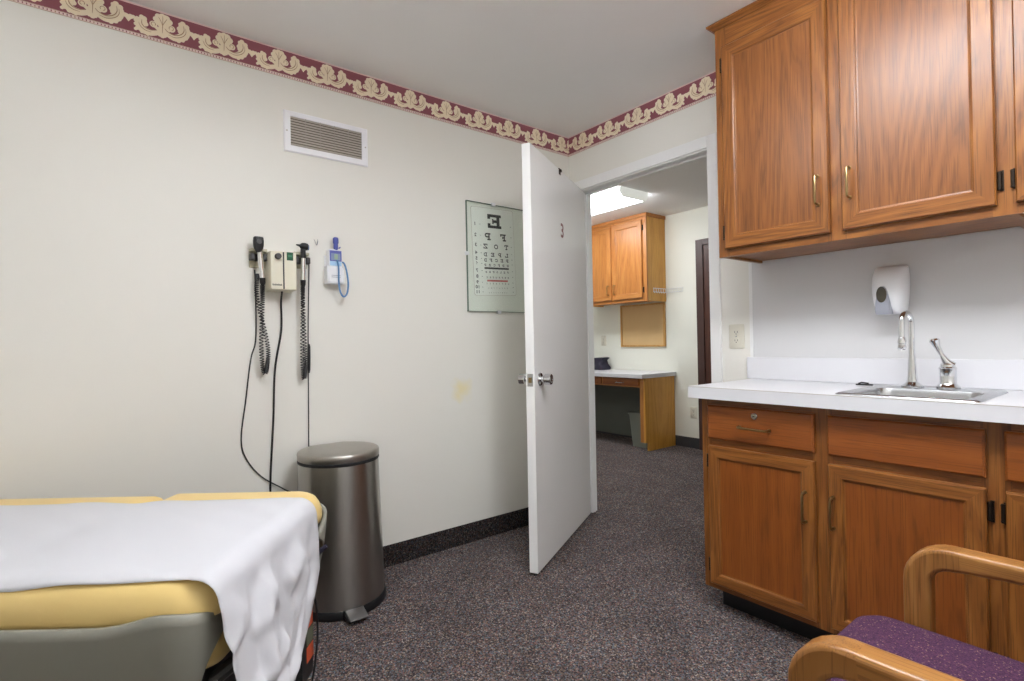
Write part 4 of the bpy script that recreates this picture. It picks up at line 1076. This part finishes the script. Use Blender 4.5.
t = thing('wall_cabinet', 'light oak two-door wall cabinet in the hall above the cork board', 'cabinet', (-1.35, 2.13, 1.505))
YH = 1.965
b = MB(); hx0, hx1 = -1.80, -.905
front_frame(b, hx0, hx1, 1.505, HH - .003, YH, YH + .02, [(-1.75, -1.385, 1.56, 2.32), (-1.332, -.965, 1.56, 2.32)])
b.box(hx1 - .016, hx1, YH + .02, HY - .003, 1.505, HH - .003, 2); b.box(hx0, hx0 + .016, YH + .02, HY - .003, 1.505, HH - .003, 2); b.box(hx0 + .016, hx1 - .016, YH + .02, HY - .003, 1.52, 1.536, 1); b.box(hx0 + .016, hx1 - .016, HY - .01, HY - .003, 1.536, HH - .003, 2)
b.build('body', ['hoak_v', 'hoak_h', 'hpanel'], t, smooth=False)
b = MB(); b.box(hx0, hx1 + .012, YH - .012, HY - .003, 2.372, HH - .002); b.build('crown_moulding', 'hoak_h', t, smooth=False, bevel=.003)
for xa, xb, hs in ((-1.762, -1.371, 'L'), (-1.346, -.953, 'R')):
    d = panel_door(t, xa, xb, 1.540, 2.338, YH - .02, YH - .0005, ['hoak_v', 'hoak_h', 'hoak_v'])
    hx = xb - .035 if hs == 'L' else xa + .03
    handle('handle', d, (hx, YH - .02, 1.60), (hx, YH - .02, 1.70), (0, -1, 0))
    for z in (1.62, 2.26): hinge(d, xa - .005 if hs == 'L' else xb + .006, z, YH, 1 if hs == 'R' else -1)
t = thing('cork_board', 'framed cork board on the hall wall above the desk', 'bulletin board', (-1.22, HY, 1.27))
b = MB(); b.box(-1.50, -.935, HY - .012, HY - .002, 1.045, 1.485); b.build('cork_panel', 'cork', t, smooth=False)
b = MB(); b.box(-1.521, -1.497, HY - .02, HY - .001, 1.03, 1.50); b.box(-.94, -.915, HY - .02, HY - .001, 1.03, 1.50); b.box(-1.497, -.94, HY - .02, HY - .001, 1.03, 1.05); b.box(-1.497, -.94, HY - .02, HY - .001, 1.48, 1.50); b.build('frame', 'cork_frame', t, bevel=.002)
# wastebasket under the desk
t = thing('wastebasket', 'grey plastic wastebasket in the kneehole under the hall desk', 'wastebasket', (-1.0, 1.98, 0))
b = MB()
wr = lambda w, d, z, r: [(-1.005 + x, 2.0 + y, z) for x, y in rrect(w, d, r, 5)]
b.loft([wr(.20, .16, .001, .03), wr(.265, .20, .34, .04), wr(.262, .197, .34, .04), wr(.197, .155, .008, .03)], 0, True, True); b.build('bin', 'basket', t)
b = MB(); b.loft([wr(.262, .198, .335, .04), wr(.284, .218, .335, .045), wr(.286, .220, .350, .045), wr(.262, .198, .352, .04), wr(.262, .198, .335, .04)], 0, False, False); b.build('rim', 'basket', t)
# dark pouch on the desk
b = MB(); rings = []
for z, w, d, off in ((.727, .30, .17, 0), (.745, .31, .18, 0), (.79, .25, .15, -.01), (.83, .24, .13, -.01), (.862, .29, .13, .012), (.866, .27, .10, .012)):
    rings.append([(-1.80 + off + x * (1 + .06 * math.sin(9 * y + z * 40)), 2.17 + y, z + .04 + .008 * math.sin(x * 20) * (z > .73)) for x, y in rrect(w, d, .03, 5)])
b.loft(rings); tag(b.build('pouch', 'bag', angle=60), 'slouched dark indigo pouch on the white hall desk top', 'pouch')
# wire rack
t = thing('wire_rack', 'small white wire rack in the corner beside the hall cabinet', 'rack', (-.8, HY, 1.63))
b = MB()
for z in (1.60, 1.638):
    b.tube([(-.899, 2.06, z), (-.899, HY - .012, z)], .0035, 6); b.tube([(-.899, HY - .008, z), (-.70, HY - .008, z)], .0028, 6)
for k in range(6): b.tube([(-.898, 2.065 + k * .04, 1.638), (-.897, 2.065 + k * .04, 1.60), (-.885, 2.065 + k * .04, 1.588)], .003, 6)
for k in range(7): b.tube([(-.88 + k * .03, HY - .007, 1.638), (-.88 + k * .03, HY - .012, 1.60), (-.88 + k * .03, HY - .03, 1.592)], .0024, 6)
b.build('wire_frame', 'white_pl', t)
# dark brown door with frame at the end of the hall
dr2 = bpy.data.objects.new('door_2', None); COL.objects.link(dr2); dr2.location = (-.03, HY, 0); struct(dr2)
b = MB(); b.box(-.45, .40, HY - .02, HY - .001, .008, 2.03); b.build('leaf', 'brown_door', dr2, smooth=False)
b = MB(); b.box(-.53, -.452, HY - .032, HY - .001, 0, 2.09); b.box(.402, .46, HY - .032, HY - .001, 0, 2.09); b.box(-.452, .402, HY - .032, HY - .001, 2.032, 2.09); b.build('frame', 'brown_frame', dr2, bevel=.003)
b = MB(); b.lathe([(.001, HY - .02), (.03, HY - .02), (.03, HY - .026), (.012, HY - .03), (.012, HY - .05), (.026, HY - .056), (.026, HY - .078), (.001, HY - .082)], (.335, 0, .95), 20, 'y'); b.build('doorknob', 'chrome', dr2)

# ------------------------------------------------------------------ camera
cam = bpy.data.cameras.new('camera'); co = bpy.data.objects.new('camera', cam); COL.objects.link(co)
yaw, pit, rol, f_ = 0.9091, 0.0031, -0.0193, 524.67
F = Vector((-math.sin(yaw) * math.cos(pit), math.cos(yaw) * math.cos(pit), math.sin(pit)))
R = Vector((math.cos(yaw), math.sin(yaw), 0)); U = R.cross(F)
R2 = R * math.cos(rol) + U * math.sin(rol); U2 = -R * math.sin(rol) + U * math.cos(rol)
mw = Matrix((R2, U2, -F)).transposed().to_4x4(); mw.translation = Vector((2.4665, -2.4218, 1.1085))
co.matrix_world = mw
cam.sensor_width = 36.0; cam.sensor_fit = 'HORIZONTAL'; cam.lens = f_ / 1024 * 36.0; cam.clip_start = .02; cam.clip_end = 60
SC.camera = co
# ------------------------------------------------------------------ world and view
w = bpy.data.worlds.new('world'); SC.world = w; w.use_nodes = True
w.node_tree.nodes['Background'].inputs[0].default_value = (.8, .85, .9, 1); w.node_tree.nodes['Background'].inputs[1].default_value = .2
vs_ = SC.view_settings
vs_.view_transform = 'Standard'; vs_.look = 'None'; vs_.gamma = 1.0; vs_.use_curve_mapping = False; vs_.exposure = 1.0
try:
    SC.cycles.use_denoising = True; SC.cycles.max_bounces = 12; SC.cycles.diffuse_bounces = 8
except Exception: pass
